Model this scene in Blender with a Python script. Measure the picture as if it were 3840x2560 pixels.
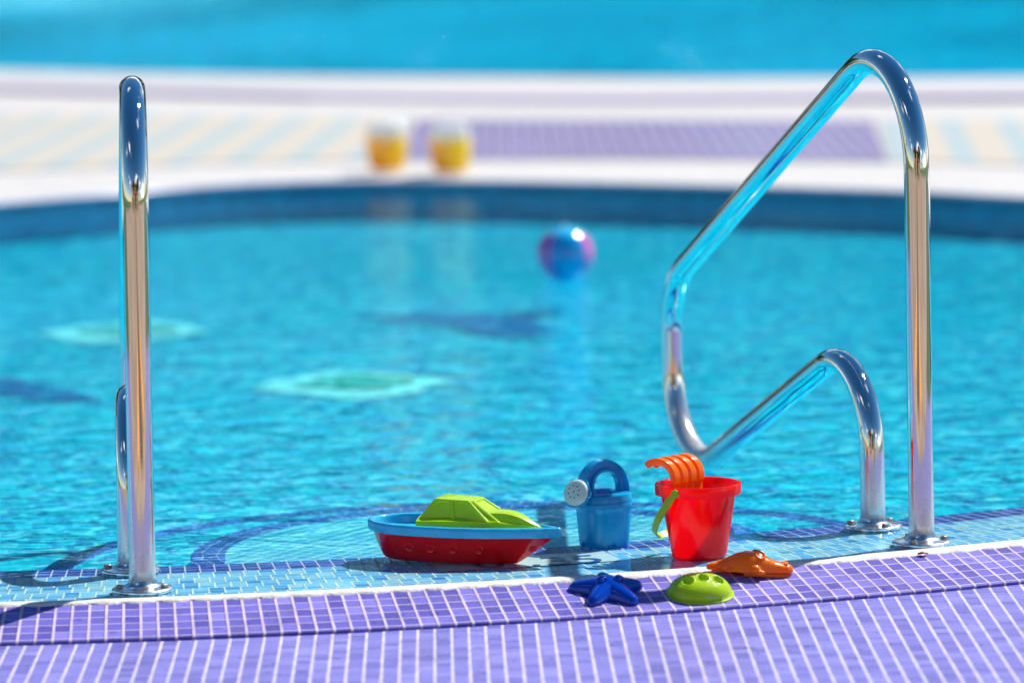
import bpy, bmesh, math, random
from mathutils import Vector, Matrix, noise as mnoise
from math import sin, cos, pi, radians as R

random.seed(7)
for o in list(bpy.data.objects):
    bpy.data.objects.remove(o)
scene = bpy.context.scene
col = scene.collection

# ------------------------------------------------------------------ camera
CAM_H, PITCH, ROLL, FPX = 1.276, R(6.5), R(1.3), 18133.0
F = Vector((0, cos(PITCH), -sin(PITCH)))
R0, U0 = Vector((1, 0, 0)), Vector((0, sin(PITCH), cos(PITCH)))
RX, UP = R0 * cos(ROLL) - U0 * sin(ROLL), U0 * cos(ROLL) + R0 * sin(ROLL)
cd = bpy.data.cameras.new('camera')
cam = bpy.data.objects.new('camera', cd)
col.objects.link(cam)
cam.matrix_world = Matrix(((RX.x, UP.x, -F.x, 0), (RX.y, UP.y, -F.y, 0), (RX.z, UP.z, -F.z, CAM_H), (0, 0, 0, 1)))
cd.sensor_width = 36
cd.lens = FPX / 3840 * 36
cd.clip_start, cd.clip_end = 0.1, 2000
cd.dof.use_dof = True
cd.dof.focus_distance = 8.08
cd.dof.aperture_fstop = 2.8
scene.camera = cam

# ------------------------------------------------------------------ light
SUN_EL, SUN_AZ = R(50), R(52)            # azimuth: to the right of straight ahead (+y towards +x)
w = bpy.data.worlds.new('World')
scene.world = w
w.use_nodes = True
nt = w.node_tree
nt.nodes.clear()
out = nt.nodes.new('ShaderNodeOutputWorld')
bg = nt.nodes.new('ShaderNodeBackground')
sky = nt.nodes.new('ShaderNodeTexSky')
sky.sky_type = 'NISHITA'
sky.sun_disc = False
sky.sun_elevation = SUN_EL
sky.sun_rotation = SUN_AZ
sky.air_density, sky.dust_density, sky.ozone_density = 1.0, 0.0, 1.2
tc = nt.nodes.new('ShaderNodeTexCoord')
# clouds: billowing patches of white
mp = nt.nodes.new('ShaderNodeMapping')
mp.inputs['Scale'].default_value = (1, 1, 2.2)
nt.links.new(tc.outputs['Generated'], mp.inputs['Vector'])
nz = nt.nodes.new('ShaderNodeTexNoise')
nz.inputs['Scale'].default_value = 1.3
nz.inputs['Detail'].default_value = 7
nz.inputs['Roughness'].default_value = 0.6
nt.links.new(mp.outputs[0], nz.inputs['Vector'])
rp = nt.nodes.new('ShaderNodeValToRGB')
rp.color_ramp.elements[0].position = 0.585
rp.color_ramp.elements[1].position = 0.70
sz = nt.nodes.new('ShaderNodeSeparateXYZ')
nt.links.new(tc.outputs['Generated'], sz.inputs[0])
m1 = nt.nodes.new('ShaderNodeMapRange')
m1.inputs[1].default_value, m1.inputs[2].default_value, m1.inputs[3].default_value, m1.inputs[4].default_value = 0.0, 0.40, 0.05, 0.0
nt.links.new(sz.outputs[2], m1.inputs[0])
m2 = nt.nodes.new('ShaderNodeMath')
m2.operation = 'ADD'
nt.links.new(nz.outputs[0], m2.inputs[0]); nt.links.new(m1.outputs[0], m2.inputs[1])
nt.links.new(m2.outputs[0], rp.inputs[0])
mx = nt.nodes.new('ShaderNodeMix')
mx.data_type = 'RGBA'
nt.links.new(rp.outputs[0], mx.inputs[0])
hs = nt.nodes.new('ShaderNodeHueSaturation')
hs.inputs['Saturation'].default_value = 1.35
nt.links.new(sky.outputs[0], hs.inputs['Color'])
nt.links.new(hs.outputs[0], mx.inputs[6])
mx.inputs[7].default_value = (22, 22.4, 23, 1)
nt.links.new(mx.outputs[2], bg.inputs[0])
bg.inputs[1].default_value = 0.07
nt.links.new(bg.outputs[0], out.inputs[0])

sl = bpy.data.lights.new('sun', 'SUN')
sl.energy, sl.angle, sl.color = 5.0, R(0.53), (1, 0.96, 0.9)
sun = bpy.data.objects.new('sun', sl)
col.objects.link(sun)
sdir = Vector((sin(SUN_AZ) * cos(SUN_EL), cos(SUN_AZ) * cos(SUN_EL), sin(SUN_EL)))
sun.rotation_euler = sdir.to_track_quat('Z', 'Y').to_euler()

scene.view_settings.view_transform = 'Standard'
scene.view_settings.look = 'None'
scene.view_settings.exposure = 0.68
scene.view_settings.gamma = 1
scene.cycles.max_bounces = 10
scene.cycles.transparent_max_bounces = 12
scene.cycles.caustics_reflective = False
scene.cycles.caustics_refractive = False
scene.cycles.sample_clamp_indirect = 6
scene.cycles.use_denoising = True


# ------------------------------------------------------------------ helpers
def tag(o, label=None, cat=None, group=None, kind=None):
    if label: o['label'] = label
    if cat: o['category'] = cat
    if group: o['group'] = group
    if kind: o['kind'] = kind
    return o


def empty(name, loc, rz=0):
    o = bpy.data.objects.new(name, None)
    col.objects.link(o)
    o.location = loc
    o.rotation_euler = (0, 0, rz)
    o.empty_display_size = 0.05
    return o


def link(name, bm, mat, parent=None, smooth=True, loc=None):
    me = bpy.data.meshes.new(name)
    bm.normal_update()
    bm.to_mesh(me)
    bm.free()
    for p in me.polygons:
        p.use_smooth = smooth
    o = bpy.data.objects.new(name, me)
    col.objects.link(o)
    for m in (mat if isinstance(mat, (list, tuple)) else [mat]):
        me.materials.append(m)
    if parent: o.parent = parent
    if loc is not None: o.location = loc
    return o


def autosmooth(o, ang=35):
    me = o.data
    bm = bmesh.new()
    bm.from_mesh(me)
    for e in bm.edges:
        if len(e.link_faces) == 2 and e.calc_face_angle(0) > R(ang):
            e.smooth = False
    bm.to_mesh(me)
    bm.free()
    return o


def bevel(o, wd, seg=2, ang=30):
    m = o.modifiers.new('bevel', 'BEVEL')
    m.width, m.segments, m.limit_method, m.angle_limit = wd, seg, 'ANGLE', R(ang)
    return o


def subsurf(o, n=2):
    m = o.modifiers.new('sub', 'SUBSURF')
    m.levels = m.render_levels = n
    return o


def loft(bm, rings, close=True, cap0=False, cap1=False):
    vs = [[bm.verts.new(p) for p in r] for r in rings]
    n = len(rings[0])
    for a, b in zip(vs[:-1], vs[1:]):
        for i in range(n if close else n - 1):
            j = (i + 1) % n
            bm.faces.new((a[i], a[j], b[j], b[i]))
    if cap0: bm.faces.new(list(reversed(vs[0])))
    if cap1: bm.faces.new(vs[-1])
    return vs


def sweep(bm, pts, section, ups=None, close=False, cap=True):
    """section: function(k) -> list of (a, b) offsets; a along side vector, b along the normal."""
    rings = []
    n = len(pts)
    prev = None
    for k in range(n):
        t = (pts[min(k + 1, n - 1)] - pts[max(k - 1, 0)]).normalized()
        if ups:
            s = t.cross(ups[k] if isinstance(ups, list) else ups).normalized()
        else:
            if prev is None:
                prev = t.orthogonal().normalized()
            s = (prev - t * prev.dot(t)).normalized()
            prev = s
        nn = s.cross(t).normalized()
        rings.append([pts[k] + s * a + nn * b for a, b in section(k)])
    loft(bm, rings, True, cap, cap)


def circ(r, n=32):
    return [(r * cos(2 * pi * i / n), r * sin(2 * pi * i / n)) for i in range(n)]


def cyl(bm, c, r0, r1, h, n=24, axis=Vector((0, 0, 1))):
    q = axis.to_track_quat('Z', 'Y')
    rings = [[Vector(c) + q @ Vector((r * cos(2 * pi * i / n), r * sin(2 * pi * i / n), z)) for i in range(n)]
             for r, z in ((r0, 0), (r1, h))]
    loft(bm, rings, True, True, True)


def lathe(bm, prof, n=64, c=(0, 0), cap0=False, cap1=False):
    loft(bm, [[Vector((c[0] + r * cos(2 * pi * i / n), c[1] + r * sin(2 * pi * i / n), z)) for i in range(n)]
              for r, z in prof], True, cap0, cap1)


def box(bm, x0, x1, y0, y1, z0, z1):
    v = [bm.verts.new((x, y, z)) for x in (x0, x1) for y in (y0, y1) for z in (z0, z1)]
    for f in ((0, 1, 3, 2), (4, 6, 7, 5), (0, 4, 5, 1), (2, 3, 7, 6), (0, 2, 6, 4), (1, 5, 7, 3)):
        bm.faces.new([v[i] for i in f])


def unp(x, y, z=0.0):
    """a point of the photograph, carried out to the height z in the place"""
    d = F + RX * ((x - 1920) / FPX) - UP * ((y - 1280) / FPX)
    t = (z - CAM_H) / d.z
    return Vector((0, 0, CAM_H)) + d * t


# ------------------------------------------------------------------ node helper
class N:
    def __init__(s, name):
        s.m = bpy.data.materials.new(name)
        s.m.use_nodes = True
        s.t = s.m.node_tree
        s.t.nodes.clear()
        s.out = s.t.nodes.new('ShaderNodeOutputMaterial')

    def n(s, typ, **kw):
        x = s.t.nodes.new('ShaderNode' + typ)
        for k, v in kw.items():
            setattr(x, k, v)
        return x

    def put(s, sock, v):
        if isinstance(v, bpy.types.NodeSocket):
            s.t.links.new(v, sock)
        elif isinstance(v, (tuple, list)) and len(v) == 3 and sock.type == 'RGBA':
            sock.default_value = (*v, 1)
        else:
            sock.default_value = v

    def math(s, op, a, b=0.0, c=0.0, clamp=False):
        x = s.n('Math', operation=op, use_clamp=clamp)
        for i, v in enumerate((a, b, c)):
            s.put(x.inputs[i], v)
        return x.outputs[0]

    def mix(s, f, a, b, bt='MIX'):
        x = s.n('Mix', data_type='RGBA', blend_type=bt)
        s.put(x.inputs[0], f); s.put(x.inputs[6], a); s.put(x.inputs[7], b)
        return x.outputs[2]

    def ramp(s, f, stops, interp='LINEAR'):
        x = s.n('ValToRGB')
        cr = x.color_ramp
        cr.interpolation = interp
        while len(cr.elements) < len(stops): cr.elements.new(0.5)
        for e, (p, c) in zip(cr.elements, stops):
            e.position = p
            e.color = (*c, 1) if isinstance(c, (tuple, list)) else (c, c, c, 1)
        s.put(x.inputs[0], f)
        return x.outputs[0]

    def noise(s, scale, detail=3, vec=None, rough=0.5, dist=0.0, out=0):
        x = s.n('TexNoise')
        x.inputs['Scale'].default_value = scale
        x.inputs['Detail'].default_value = detail
        x.inputs['Roughness'].default_value = rough
        x.inputs['Distortion'].default_value = dist
        if vec is not None: s.put(x.inputs['Vector'], vec)
        return x.outputs[out]

    def geo(s):
        return s.n('NewGeometry').outputs['Position']

    def obj(s):
        return s.n('TexCoord').outputs['Object']

    def sep(s, v):
        x = s.n('SeparateXYZ')
        s.put(x.inputs[0], v)
        return x.outputs

    def comb(s, a, b, c=0.0):
        x = s.n('CombineXYZ')
        for i, v in enumerate((a, b, c)): s.put(x.inputs[i], v)
        return x.outputs[0]

    def vmul(s, v, m):
        x = s.n('VectorMath', operation='MULTIPLY')
        s.put(x.inputs[0], v); s.put(x.inputs[1], m)
        return x.outputs[0]

    def vadd(s, v, m):
        x = s.n('VectorMath', operation='ADD')
        s.put(x.inputs[0], v); s.put(x.inputs[1], m)
        return x.outputs[0]

    def bump(s, h, dist, strength=1.0, normal=None):
        x = s.n('Bump')
        x.inputs['Distance'].default_value = dist
        s.put(x.inputs['Strength'], strength)
        s.put(x.inputs['Height'], h)
        if normal is not None: s.put(x.inputs['Normal'], normal)
        return x.outputs[0]

    def pbr(s, color, rough=0.5, metal=0.0, spec=0.5, normal=None, coat=0.0, **kw):
        x = s.n('BsdfPrincipled')
        s.put(x.inputs['Base Color'], color)
        s.put(x.inputs['Roughness'], rough)
        s.put(x.inputs['Metallic'], metal)
        s.put(x.inputs['Specular IOR Level'], spec)
        s.put(x.inputs['Coat Weight'], coat)
        x.inputs['Coat Roughness'].default_value = 0.04
        for k, v in kw.items(): s.put(x.inputs[k.replace('_', ' ')], v)
        if normal is not None: s.put(x.inputs['Normal'], normal)
        return x.outputs[0]

    def done(s, sh):
        s.t.links.new(sh, s.out.inputs['Surface'])
        return s.m


def uv_of(n):
    return n.sep(n.n('UVMap').outputs[0])


def tiles(n, u, v, p, gw_u, gw_v, stagger=0.0, pair=1, soft=0.25, warp=0.0):
    """square mosaic: returns (tile mask 0..1, random per tile, random per tile 2)"""
    if warp:
        a = n.noise(38, 2, n.comb(u, v))
        b = n.noise(38, 2, n.comb(v, u, 3.1))
        u = n.math('ADD', u, n.math('MULTIPLY', n.math('SUBTRACT', a, .5), warp))
        v = n.math('ADD', v, n.math('MULTIPLY', n.math('SUBTRACT', b, .5), warp))
    row = n.math('FLOOR', n.math('DIVIDE', v, p))
    if stagger:
        sh = n.math('FLOOR', n.math('DIVIDE', row, float(pair)))
        wn = n.n('TexWhiteNoise', noise_dimensions='1D')
        n.put(wn.inputs['W'], sh)
        par = n.math('MODULO', sh, 2.0)
        off = n.math('MULTIPLY', n.math('ADD', n.math('MULTIPLY', n.math('ABSOLUTE', par), stagger),
                                        n.math('MULTIPLY', wn.outputs[0], 0.35)), p)
        u = n.math('ADD', u, off)
    cu = n.math('DIVIDE', u, p)
    c = n.math('FLOOR', cu)
    fu = n.math('SUBTRACT', cu, c)
    fv = n.math('SUBTRACT', n.math('DIVIDE', v, p), row)

    def edge(f, g):
        d = n.math('MINIMUM', f, n.math('SUBTRACT', 1.0, f))
        lo = g / p / 2
        return n.math('SMOOTH_MIN', 1.0, n.math('MAXIMUM', 0.0, n.math('DIVIDE', n.math('SUBTRACT', d, lo * (1 - soft)), lo * soft * 2 + 1e-4)), 0.05)
    m = n.math('MULTIPLY', edge(fu, gw_u), edge(fv, gw_v), clamp=True)
    wn = n.n('TexWhiteNoise', noise_dimensions='2D')
    n.put(wn.inputs['Vector'], n.comb(n.math('ADD', c, 0.5), n.math('ADD', row, 0.5)))
    cs = n.sep(wn.outputs['Color'])
    return m, cs[0], cs[1]


def tile_mat(name, palette, grout, p=0.0268, gu=.0030, gv=.0022, stagger=0, pair=1, rough=.18, spec=.5,
             world=False, rot=0.0, streak=0.15, bumpd=.0008, warp=0.0, coat=0.0, wob=.0004, jit=0.10, wet=0.0):
    n = N(name)
    if world:
        q = n.sep(n.geo())
        u = n.math('ADD', n.math('MULTIPLY', q[0], cos(rot)), n.math('MULTIPLY', q[1], sin(rot)))
        v = n.math('SUBTRACT', n.math('MULTIPLY', q[1], cos(rot)), n.math('MULTIPLY', q[0], sin(rot)))
    else:
        q = uv_of(n)
        u, v = q[0], q[1]
    wn = n.noise(60, 2, n.comb(u, v))
    u = n.math('ADD', u, n.math('MULTIPLY', n.math('SUBTRACT', wn, .5), wob * 4))
    m, r1, r2 = tiles(n, u, v, p, gu, gv, stagger, pair, warp=warp)
    tot = sum(x[0] for x in palette)
    stops, acc = [], 0
    for wgt, c in palette:
        stops.append((acc / tot, c)); acc += wgt
    c = n.ramp(r1, stops, 'CONSTANT')
    c = n.mix(1.0, c, n.ramp(r2, [(0, 1 - jit), (1, 1 + jit)]), 'MULTIPLY') if jit else c
    mott = n.noise(90, 4, n.comb(u, v, 1.0), .65)
    c = n.mix(1.0, c, n.ramp(mott, [(0.25, 1 - streak), (0.75, 1 + streak)]), 'MULTIPLY')
    gn = n.ramp(n.noise(25, 4, n.comb(u, v, 5.0)), [(0.3, 0.72), (0.7, 1.05)])
    g = n.mix(1.0, grout, gn, 'MULTIPLY')
    c = n.mix(m, g, c)
    if wet:
        st_ = n.ramp(n.noise(5.5, 6, n.comb(u, v, 9.0), .7), [(.50, 0), (.72, 1)])
        c = n.mix(n.math('MULTIPLY', st_, wet), c, n.mix(1.0, c, (.70, .66, .66), 'MULTIPLY'))
        dr = n.ramp(n.noise(38, 3, n.comb(u, v, 13.0), .6), [(.64, 0), (.67, 1)])
        c = n.mix(n.math('MULTIPLY', dr, .5), c, n.mix(1.0, c, (.72, .72, .78), 'MULTIPLY'))
    h = n.math('ADD', n.math('MULTIPLY', m, 1.0), n.math('MULTIPLY', n.noise(300, 3, n.comb(u, v)), 0.18))
    nb = n.bump(h, bumpd)
    rr = n.math('SUBTRACT', 0.7, n.math('MULTIPLY', m, 0.7 - rough))
    if wet: rr = n.math('SUBTRACT', rr, n.math('MULTIPLY', dr, .38))
    return n.done(n.pbr(c, rr, spec=spec, normal=nb, coat=coat))


# ------------------------------------------------------------------ materials
CREAM = (.80, .74, .62)
M = {}
M['ledge'] = tile_mat('ledge_mosaic', [(4, (.27, .60, .86)), (3, (.18, .52, .82)), (2, (.34, .62, .76)), (3, (.11, .43, .78)), (2, (.02, .30, .68)),
                                       (1, (.42, .66, .74))], CREAM, stagger=.5, pair=2, streak=.10, gu=.0034, gv=.0016, rough=.2)
M['navy'] = tile_mat('navy_mosaic', [(3, (.012, .025, .33)), (2, (.03, .06, .50)), (2, (.08, .10, .55))], (.55, .47, .55), gu=.0032, gv=.0018, rough=.15)
M['purple'] = tile_mat('purple_mosaic', [(3, (.106, .090, .39)), (2, (.140, .120, .46)), (2, (.075, .063, .33)), (1, (.175, .155, .51))],
                       (.54, .44, .58), gu=.0046, gv=.0026, rough=.6, streak=.16, bumpd=.0012, spec=.22, wet=.9)
M['lower'] = tile_mat('purple_floor_mosaic', [(3, (.138, .128, .42)), (3, (.160, .148, .455)), (2, (.103, .095, .36)), (1, (.19, .18, .50))],
                      (.51, .46, .58), gu=.0046, gv=.0014, rough=.5, spec=.3, streak=.16, bumpd=.0005, world=True, rot=R(.8), wob=.0007, jit=.05, wet=.7)
M['step'] = tile_mat('step_mosaic', [(3, (.12, .54, .78)), (3, (.07, .46, .76)), (2, (.20, .60, .78))], (.72, .78, .68), world=True,
                     rot=R(-31), warp=.012, gu=.0030, gv=.0026, streak=.12)
M['floor'] = tile_mat('pool_mosaic', [(4, (.0, .44, .68)), (3, (.0, .56, .76)), (2, (.0, .28, .56)), (2, (.005, .72, .84)), (1, (.0, .16, .44)), (.6, (.45, .90, .90))], (.01, .60, .74),
                      world=True, rot=R(12), warp=.05, gu=.0024, gv=.0024, streak=.3)
M['navyline'] = tile_mat('navy_line_mosaic', [(3, (.01, .03, .36)), (2, (.02, .06, .5)), (1, (.04, .12, .6))], (.35, .4, .6), warp=.016, streak=.25)
M['navyswirl'] = tile_mat('navy_swirl_mosaic', [(3, (.0, .06, .34)), (2, (.0, .12, .42)), (1, (.0, .26, .52))], (.0, .26, .50), world=True, rot=R(12), warp=.05, streak=.3)
M['farwall'] = tile_mat('pool_wall_mosaic', [(3, (.001, .12, .19)), (2, (.002, .18, .27))], (.03, .16, .28), streak=.2)
M['fartrim'] = tile_mat('lavender_trim', [(1, (.30, .37, .62)), (1, (.25, .32, .56))], (.4, .46, .6), gu=.004)


def simple(name, c, rough=.5, **kw):
    n = N(name)
    return n.done(n.pbr(c, rough, **kw))


def plastic(name, c, rough=.18, trans=0.0, tc=None, mott=.06, bumpy=.00012):
    n = N(name)
    v = n.obj()
    cc = n.mix(1.0, c, n.ramp(n.noise(60, 3, v), [(0.3, 1 - mott), (.7, 1 + mott)]), 'MULTIPLY')
    rg = n.ramp(n.noise(140, 3, v), [(.35, rough * .75), (.7, rough * 1.4)])
    nb = n.bump(n.noise(220, 2, v), bumpy)
    a = n.pbr(cc, rg, normal=nb, spec=.5)
    if trans:
        tb = n.n('BsdfTranslucent')
        n.put(tb.inputs[0], tc or c)
        ms = n.n('MixShader')
        ms.inputs[0].default_value = trans
        n.t.links.new(a, ms.inputs[1]); n.t.links.new(tb.outputs[0], ms.inputs[2])
        a = ms.outputs[0]
    return n.done(a)


M['red'] = plastic('red_bucket_plastic', (.82, .004, .010), .12, .52, (1, .006, .012))
M['hull'] = plastic('red_hull_plastic', (.78, .005, .006), .10, .08)
M['cyan'] = plastic('cyan_plastic', (.03, .42, .70), .16, .12)
M['lime'] = plastic('lime_plastic', (.44, .66, .008), .22, .25, (.5, .85, .01))
M['limehandle'] = plastic('lime_handle_plastic', (.42, .62, .008), .3, .35, (.5, .8, .01))
M['canblue'] = plastic('can_blue_plastic', (.005, .36, .64), .16, .3, (.0, .5, .85))
M['rose'] = plastic('white_plastic', (.70, .82, .80), .2, .25, (.5, .9, .85))
M['orange'] = plastic('orange_plastic', (.92, .22, .003), .2, .40, (1, .27, .003))
M['starblue'] = plastic('royal_blue_plastic', (.001, .045, .38), .06, .08, bumpy=.0002)
M['darkhole'] = simple('dark_hole', (.01, .06, .16), .6)
M['grey_mark'] = simple('grey_mark', (.45, .47, .42), .5)

n = N('polished_steel')
v = n.obj()
q = n.sep(v)
dirt = n.ramp(n.noise(26, 5, n.vmul(v, (1, 1, .35)), .65), [(.45, 0), (.72, 1)])
low = n.math('MULTIPLY', n.math('SUBTRACT', 1.0, n.math('DIVIDE', q[2], 0.17), clamp=True), 1.0)
f = n.math('MULTIPLY', dirt, n.math('POWER', low, 1.0))
rg = n.math('ADD', n.math('ADD', n.math('ADD', .03, n.math('MULTIPLY', n.ramp(n.noise(160, 3, v, .6), [(.60, 0), (.70, 1)]), .10)), n.math('MULTIPLY', f, .22)), n.math('MULTIPLY', n.math('POWER', low, 1.5), .34))
c = n.mix(n.math('MULTIPLY', f, .6), (.66, .65, .64), (.30, .26, .22))
nb = n.bump(n.noise(420, 2, v), .00003)
M['steel'] = n.done(n.pbr(c, rg, metal=n.math('SUBTRACT', 1.0, n.math('MULTIPLY', n.math('POWER', low, .8), .55)), normal=nb))
n = N('flange_steel')
v = n.obj()
M['flange'] = n.done(n.pbr(n.mix(n.ramp(n.noise(90, 4, v), [(.45, 0), (.7, 1)]), (.82, .81, .80), (.45, .42, .4)),
                           n.ramp(n.noise(60, 4, v), [(.3, .12), (.7, .32)]), metal=1, normal=n.bump(n.noise(200, 3, v), .0002)))
n = N('bolt_steel')
v = n.obj()
M['bolt'] = n.done(n.pbr(n.mix(n.noise(200, 4, v), (.16, .15, .14), (.36, .35, .34)), .42, metal=1, normal=n.bump(n.noise(400, 3, v), .0003)))

# water: a clear sheet, rippled; what it does not mirror shines through tinted
CX, CY, R_OUT, R_IN = -0.9, 11.75, 4.115, 3.736


def water_mat(name, masked, tint, s1=.0034, s2=.0012):
    n = N(name)
    g = n.geo()
    q = n.sep(g)
    big = n.noise(7, 3, n.vmul(g, (1, 1.0, 1)), .55, .6)
    mid = n.noise(24, 3, n.vmul(g, (1, 1.5, 1)), .55, .4)
    fine = n.noise(62, 3, n.vmul(g, (1, 1.1, 1)), .6, .3)
    spk = n.ramp(n.noise(9, 2, n.vmul(g, (1, .8, 1))), [(.50, .30), (.66, 2.6)])
    patch = n.ramp(n.noise(1.1 if masked else .45, 2, n.vmul(g, (1, .6, 1))), [(.32, .35), (.68, 1)] if masked else [(.38, .04), (.62, 1)])
    h = n.math('ADD', n.math('MULTIPLY', big, 14.0), n.math('ADD', n.math('MULTIPLY', mid, 1.1), n.math('MULTIPLY', fine, spk)))
    if masked:
        dx = n.math('SUBTRACT', q[0], CX); dy = n.math('SUBTRACT', q[1], CY)
        r = n.math('SQRT', n.math('ADD', n.math('MULTIPLY', dx, dx), n.math('MULTIPLY', dy, dy)))
        mk = n.n('MapRange')                       # calm film on the ledge, livelier in the pool
        n.put(mk.inputs[0], r)
        mk.inputs[1].default_value = R_IN - .35; mk.inputs[2].default_value = R_IN + .02
        mk.inputs[3].default_value = 1.0; mk.inputs[4].default_value = 0.13
        far = n.n('MapRange')
        n.put(far.inputs[0], q[1])
        far.inputs[1].default_value = 9.2; far.inputs[2].default_value = 11.0
        far.inputs[3].default_value = 1.0; far.inputs[4].default_value = .55
        amp = n.math('MULTIPLY', n.math('MULTIPLY', mk.outputs[0], patch), far.outputs[0])
        nb = n.bump(h, s1, amp)
    else:
        nb = n.bump(h, s1, patch)
    lw = n.n('LayerWeight')
    lw.inputs[0].default_value = .5
    n.t.links.new(nb, lw.inputs['Normal'])
    fres = n.math('ADD', .02, n.math('MULTIPLY', n.math('POWER', lw.outputs['Facing'], 4.8), .98))
    gl = n.n('BsdfGlossy')
    gl.inputs['Roughness'].default_value = .03
    gl.inputs['Color'].default_value = (.55, .86, 1, 1)
    n.t.links.new(nb, gl.inputs['Normal'])
    tr = n.n('BsdfTransparent')
    n.put(tr.inputs[0], n.mix(n.math('POWER', mk.outputs[0], .7), (.95, .995, 1), tint) if masked else tint)
    ms = n.n('MixShader')
    n.t.links.new(n.math('MULTIPLY', fres, .68 if masked else .42), ms.inputs[0])
    n.t.links.new(tr.outputs[0], ms.inputs[1]); n.t.links.new(gl.outputs[0], ms.inputs[2])
    return n.done(ms.outputs[0])


M['water'] = water_mat('pool_water', True, (.45, .985, 1))
M['farwater'] = water_mat('far_water', False, (.60, .98, 1), s1=.012)


# ------------------------------------------------------------------ setting
def ring(name, prof, mat, a0=-62, a1=62, n=400, flip=False):
    """lathe of (radius, z) about the pool's centre over the near side; UV in metres"""
    bm = bmesh.new()
    uvl = bm.loops.layers.uv.new('UVMap')
    vl = [0]
    for (ra, za), (rb, zb) in zip(prof[:-1], prof[1:]):
        vl.append(vl[-1] + math.hypot(rb - ra, zb - za))
    grid = []
    for i in range(n + 1):
        a = R(a0 + (a1 - a0) * i / n)
        grid.append([bm.verts.new((CX + r * sin(a), CY - r * cos(a), z)) for r, z in prof])
    for i in range(n):
        for j in range(len(prof) - 1):
            f = bm.faces.new((grid[i][j], grid[i][j + 1], grid[i + 1][j + 1], grid[i + 1][j]))
            uu = [i, i, i + 1, i + 1]
            vv = [j, j + 1, j + 1, j]
            for l, a, b in zip(f.loops, uu, vv):
                l[uvl].uv = (R(a0 + (a1 - a0) * a / n) * 4.1, vl[b])
    bmesh.ops.recalc_face_normals(bm, faces=bm.faces)
    o = link(name, bm, mat, smooth=False)
    return tag(o, kind='structure')


FL = -0.092                                    # floor of the shallow pool
ring('pool_ledge', [(R_IN + .080, -.0045), (R_OUT - .022, -.0045)], M['ledge'])
ring('navy_border', [(R_IN, -.012), (R_IN + .002, -.0045), (R_IN + .080, -.0045)], M['navy'])
ring('pool_wall', [(R_IN, FL), (R_IN, -.012)], M['navyline'])
M['grout'] = None
n = N('white_grout')
v = n.geo()
M['grout'] = n.done(n.pbr(n.ramp(n.noise(40, 5, v, .7), [(.3, (.42, .37, .30)), (.45, (.58, .55, .51)), (.7, (.64, .63, .61))]), .6,
                          normal=n.bump(n.noise(110, 4, v), .002)))
# a worn cement lip, uneven along its outer side
bm = bmesh.new()
rows = []
K = 900
for i in range(K + 1):
    a = R(-40 + 80 * i / K)
    wv = .0035 * abs(sin(a * 4.1 / .0268 * pi * .5)) + .002 * mnoise.noise(Vector((a * 60, 0, 0)))
    wd = .024 + .012 * min(1, max(0, (a + .1) / .35)) * 1.4
    pr = [(R_OUT - wd - .004, -.0048), (R_OUT - wd, .0012), (R_OUT - .008, .0022 + wv * .3), (R_OUT + .001 + wv, .0005), (R_OUT + .0035 + wv, -.006)]
    rows.append([Vector((CX + r * sin(a), CY - r * cos(a), z)) for r, z in pr])
loft(bm, rows, close=False)
bmesh.ops.recalc_face_normals(bm, faces=bm.faces)
tag(link('grout_lip', bm, M['grout']), kind='structure')
DZ = -.0415
T5 = .1345
ring('purple_kerb', [(R_OUT + .001, -.0012), (R_OUT + .001 + T5 * .968, -.0012 - T5 * .245)] +
     [(R_OUT + .001 + T5 * .968 + .005 * sin(t), -.0012 - T5 * .245 - .004 * (1 - cos(t)) - .0006) for t in (R(30), R(60), R(90))] +
     [(R_OUT + .001 + T5 * .968 + .0048, DZ - .004)], M['purple'], n=600)
RB = R_OUT + .001 + T5 * .968 + .003
# lower purple floor: everything this side of the kerb, seen under the camera
bm = bmesh.new()
prev = None
for i in range(121):
    a = R(-62 + 124 * i / 120)
    x, y = CX + RB * sin(a), CY - RB * cos(a)
    p, q2 = bm.verts.new((x, y, DZ)), bm.verts.new((x, 6.8, DZ))
    if prev: bm.faces.new((prev[0], prev[1], q2, p))
    prev = (p, q2)
bmesh.ops.recalc_face_normals(bm, faces=bm.faces)
tag(link('purple_floor', bm, M['lower'], smooth=False), kind='structure')

n = N('sandstone_paving')
q = n.sep(n.geo())
m, r1, r2 = tiles(n, q[0], q[1], .4, .01, .01)
c = n.ramp(r1, [(0, (.34, .24, .16)), (.4, (.42, .30, .21)), (.75, (.28, .19, .13))], 'CONSTANT')
M['paving'] = n.done(n.pbr(n.mix(m, (.3, .26, .2), n.mix(1, c, n.ramp(n.noise(8, 5), [(.3, .8), (.7, 1.15)]), 'MULTIPLY')), .7))
bm = bmesh.new()
box(bm, -14, 14, -13.9, 6.8, DZ - .2, DZ + .006)
tag(link('sandstone_paving', bm, M['paving'], smooth=False), kind='structure')

# pool floor (one sheet) and far walls
LIP = [(-9, 11.2), (-6.5, 12.0), (-4.2, 13.0), (-2.6, 13.9), (-1.9, 14.32), (-1.54, 14.61), (-1.28, 14.80), (-.9, 15.08), (-.51, 15.17), (-.09, 15.05),
       (.56, 14.71), (1.18, 14.3), (1.49, 14.0), (2.3, 13.3), (3.6, 12.4), (5.5, 11.4), (9, 10.2)]


KD = 1.025


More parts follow.
